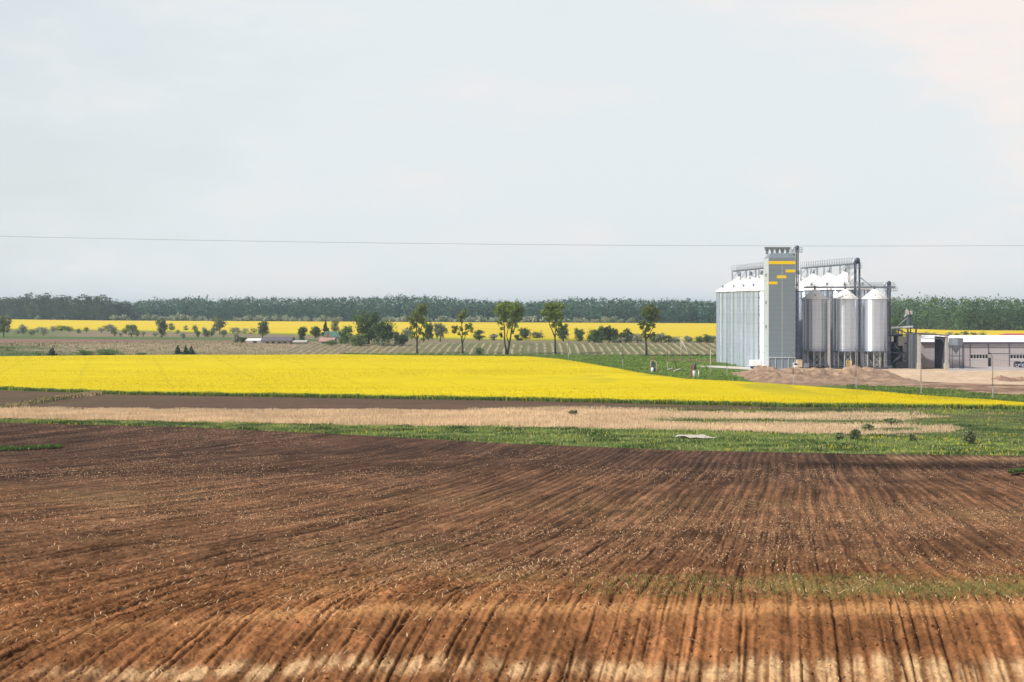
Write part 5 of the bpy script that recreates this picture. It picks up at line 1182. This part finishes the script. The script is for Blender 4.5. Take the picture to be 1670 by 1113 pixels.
# single tall trees along the wood's left front
protoT = []
for q in range(4):
    w, h = (10.5, 12, 9.5, 13)[q], (20, 22, 23, 19)[q]
    t = thing('wood_edge_tree', 'tall dark tree at the front of the far left wood', 'tree', (0, 0, 0), 0, 'tall trees fronting the far left wood')
    m = MB(); m.tube([(0, 0, -.2), (.2, 0, h * .5), (0, 0, h * .9)], [.28, .2, .06], 6); m.build('trunk', M['bark'], t)
    rr = random.Random(q); B = [(rr.uniform(-1, 1) * w * .25, rr.uniform(-1, 1) * w * .25, h * (.26 + .66 * k / 7), w * .32, w * .32, h * .10) for k in range(8)]
    leafobj('crown', B, 900, 1.0, (.045, .08, .05), (.075, .12, .06), 400 + q, t, sub=7, spread=.55); protoT.append(t)
def ordinal(n):
    n += 1
    if n <= 49: return ordw[n - 1]
    return f"{n}{'th' if 10 <= n % 100 <= 20 else {1: 'st', 2: 'nd', 3: 'rd'}.get(n % 10, 'th')}"
k = 0; vis = 0
for px_ in np.arange(-1, 214, 8.0):
    o = protoT[k % 4] if k < 4 else copy_tree(protoT[k % 4]); d_ = wd0(px_) - 8 + rnd.uniform(-5, 5); o.location = (X(px_ + rnd.uniform(-3, 3), d_), d_, 2.2); o.rotation_euler.z = rnd.uniform(0, 6.28)
    o['label'] = 'tall dark tree fronting the far left wood, beyond the left frame edge' if px_ < 0 else f'tall dark tree fronting the far left wood, {ordinal(vis)} from the left frame edge'; vis += px_ >= 0
    s_ = float(np.interp(px_, [-60, 0, 100, 180, 215], [1.0, 1.1, 1.18, 1.05, .8])) * rnd.uniform(.88, 1.08); o.scale = (s_, s_, s_); k += 1
# blossoming hedge along the far field's far edge
protoH = []
for q in range(4):
    t = thing('blossom_bush', 'small pale blossoming bush in the row between the far yellow field and the wood', 'bush', (0, 0, 0), 0, 'blossoming bushes at the foot of the far wood')
    rr = random.Random(q + 9); B = [(rr.uniform(-1, 1) * 2.6, rr.uniform(-1, 1) * 1.5, 1.6 + rr.random() * 2.2, 1.9, 1.9, 1.5) for k in range(5)]
    leafobj('foliage', B, 420, .8, (.13, .20, .10), (.24, .30, .17), 500 + q, t, sub=7, spread=.5, accents=((.62, .65, .50), .40)); protoH.append(t)
SEG = [(100, 'near the left frame edge'), (236, 'where the darker left wood ends'), (310, 'above the three small spruces'), (384, 'right of the small spruces'), (478, 'above the long barn'), (600, 'above the farmhouse'), (685, 'right of the biggest farm tree'),
       (755, 'between first and second roadside trees'), (828, 'between second and third roadside trees'), (906, 'between third and fourth roadside trees'), (975, 'just right of the fourth roadside tree'), (2000, 'left of the fifth roadside tree')]
cnt = {}; k = 0
for a, b, st in ((58, 60, 5), (183, 215, 9), (238, 345, 7), (385, 560, 8), (625, 680, 8), (690, 1035, 7.2)):
    for px_ in np.arange(a, b, st):
        o = protoH[k % 4] if k < 4 else copy_tree(protoH[k % 4]); d_ = wd0(px_) - 15 + rnd.uniform(-3, 3); o.location = (X(px_ + rnd.uniform(-2, 2), d_), d_, 2.2); o.rotation_euler.z = rnd.uniform(0, 6.28)
        sg = next(i_ for i_, z_ in enumerate(SEG) if px_ < z_[0]); cnt[sg] = cnt.get(sg, 0) + 1
        o['label'] = f'{ordw[cnt[sg] - 1]} pale bush at the far wood edge, {SEG[sg][1]}'
        s_ = rnd.uniform(.65, 1.3); o.scale = (s_, s_, s_ * rnd.uniform(.9, 1.2)); k += 1
gq = 'shrubs between the loading shed and the far right rapeseed field'
for k, (px_, w, h, kd) in enumerate([(1508, 18, 11, 'bush'), (1520, 16, 10, 'bush'), (1549, 14, 12, 'blossom'), (1562, 14, 10, 'bush'), (1575, 18, 12, 'bush'), (1588, 14, 11, 'bush'), (1601, 18, 11, 'bush'), (1460, 26, 34, 'dense'), (1628, 18, 5, 'bush')]):
    simple_tree('shrub', f'{["leafy shrub", "low shrub", "blossoming shrub", "bushy shrub", "broad shrub", "yellow green shrub", "last tall shrub", "dark tree", "flat hedge shrub"][k]} behind the ' + ('loading shed' if px_ < 1545 and px_ > 1480 else 'machinery tower' if px_ < 1480 else 'warehouse roof') + (', ' + ordw[k] + ' from the left' if 1 < k < 7 else ', left one' if k == 0 else ', right one' if k == 1 else ''), px_, 553, w, h, kd, 220 + k, gq, cat='bush', n=900)

# ------------------------------------------------------------------ farm buildings
def barn(name, label, a, b, base, eave, ridge, depth, wallm, roofm, cat='barn', gable=False):
    d_ = float(dist(base)); x0, x1 = X(a, d_), X(b, d_); w = (x1 - x0) / 2; T0 = float(T(d_))
    t = thing(name, label, cat, ((x0 + x1) / 2, d_, T0)); he_ = Z(eave, d_) - T0; hr2 = Z(ridge, d_ + depth / 2) - T0
    m = MB(); m.box(-w, w, 0, depth, 0, he_)
    m.add([(-w, 0, he_), (-w, depth, he_), (-w, depth / 2, hr2 - .1)], [(0, 1, 2)]); m.add([(w, 0, he_), (w, depth, he_), (w, depth / 2, hr2 - .1)], [(2, 1, 0)]); m.build('wall', wallm, t)
    m = MB(); o_ = .5
    m.add([(-w - o_, -o_, he_ - .05), (w + o_, -o_, he_ - .05), (w + o_, depth / 2, hr2), (-w - o_, depth / 2, hr2), (-w - o_, depth + o_, he_ - .05), (w + o_, depth + o_, he_ - .05),
           (-w - o_, -o_, he_ + .15), (w + o_, -o_, he_ + .15), (w + o_, depth / 2, hr2 + .2), (-w - o_, depth / 2, hr2 + .2), (-w - o_, depth + o_, he_ + .15), (w + o_, depth + o_, he_ + .15)],
          [(0, 3, 2, 1), (3, 4, 5, 2), (6, 7, 8, 9), (9, 8, 11, 10), (0, 1, 7, 6), (4, 10, 11, 5), (0, 6, 9, 3), (3, 9, 10, 4), (1, 2, 8, 7), (2, 5, 11, 8)]); m.build('roof', roofm, t)
    return t, w, he_
t, w, h = barn('long_barn', 'long low barn with dark slate roof and pale walls', 427, 473, 562, 556.5, 550.5, 12, M['plaster'], M['slate'])
for q in (-.6, -.2, .25, .65):
    m = MB(); m.box(w * q - .5, w * q + .5, -.06, -.003, h * .35, h * .75); m.build('window', M['glass'], t)
t, w, h = barn('white_shed', 'low white shed with arched opening left of the long barn', 403, 427, 560.5, 556, 553, 8, M['white'], M['roof_white'], 'shed')
m = MB(); m.box(w * .05 - .7, w * .05 + .7, -.06, -.003, 0, h * .8); m.build('door', M['glass'], t)
t, w, h = barn('farmhouse', 'farmhouse with pinkish tiled roof and white walls', 522, 543, 562, 557.5, 551.5, 9, M['white'], M['tile_roof'], 'house')
for q in (-.5, .3): m = MB(); m.box(w * q - .5, w * q + .5, -.06, -.003, h * .3, h * .75); m.build('window', M['glass'], t)
m = MB(); m.box(-.4, .4, 4.2, 5.0, h + .5, h + 3.2); m.build('chimney', M['rust'], t)
t, w, h = barn('green_roof_house', 'house with a green roof among the farmstead trees', 530, 552, 558, 550, 541.5, 9, M['plaster'], M['green_roof'], 'house')
t, w, h = barn('grey_shed', 'small grey roofed shed between the barn and the farmhouse', 479, 498, 562, 558.5, 556, 7, M['concrete'], M['concrete'], 'shed')
t, w, h = barn('wooden_shed', 'tiny dark roofed shed right after the long barn', 473.5, 485, 560, 556.5, 553.8, 6, M['wood'], M['slate'], 'shed')

# ------------------------------------------------------------------ haze
m = D.materials.new('haze_air'); m.use_nodes = True; nt = m.node_tree; nt.nodes.clear()
vo = N(nt, 'ShaderNodeVolumePrincipled'); vo.inputs['Color'].default_value = (.72, .88, 1.0, 1); vo.inputs['Density'].default_value = .000115; vo.inputs['Anisotropy'].default_value = .2
ou = N(nt, 'ShaderNodeOutputMaterial'); nt.links.new(vo.outputs[0], ou.inputs[1])
b = MB(); b.box(-3600, 3600, -80, 12100, -1.5, 42); o = b.build('haze', m); tag(o, 'thin pale haze in the air over the fields', 'haze', kind='stuff')
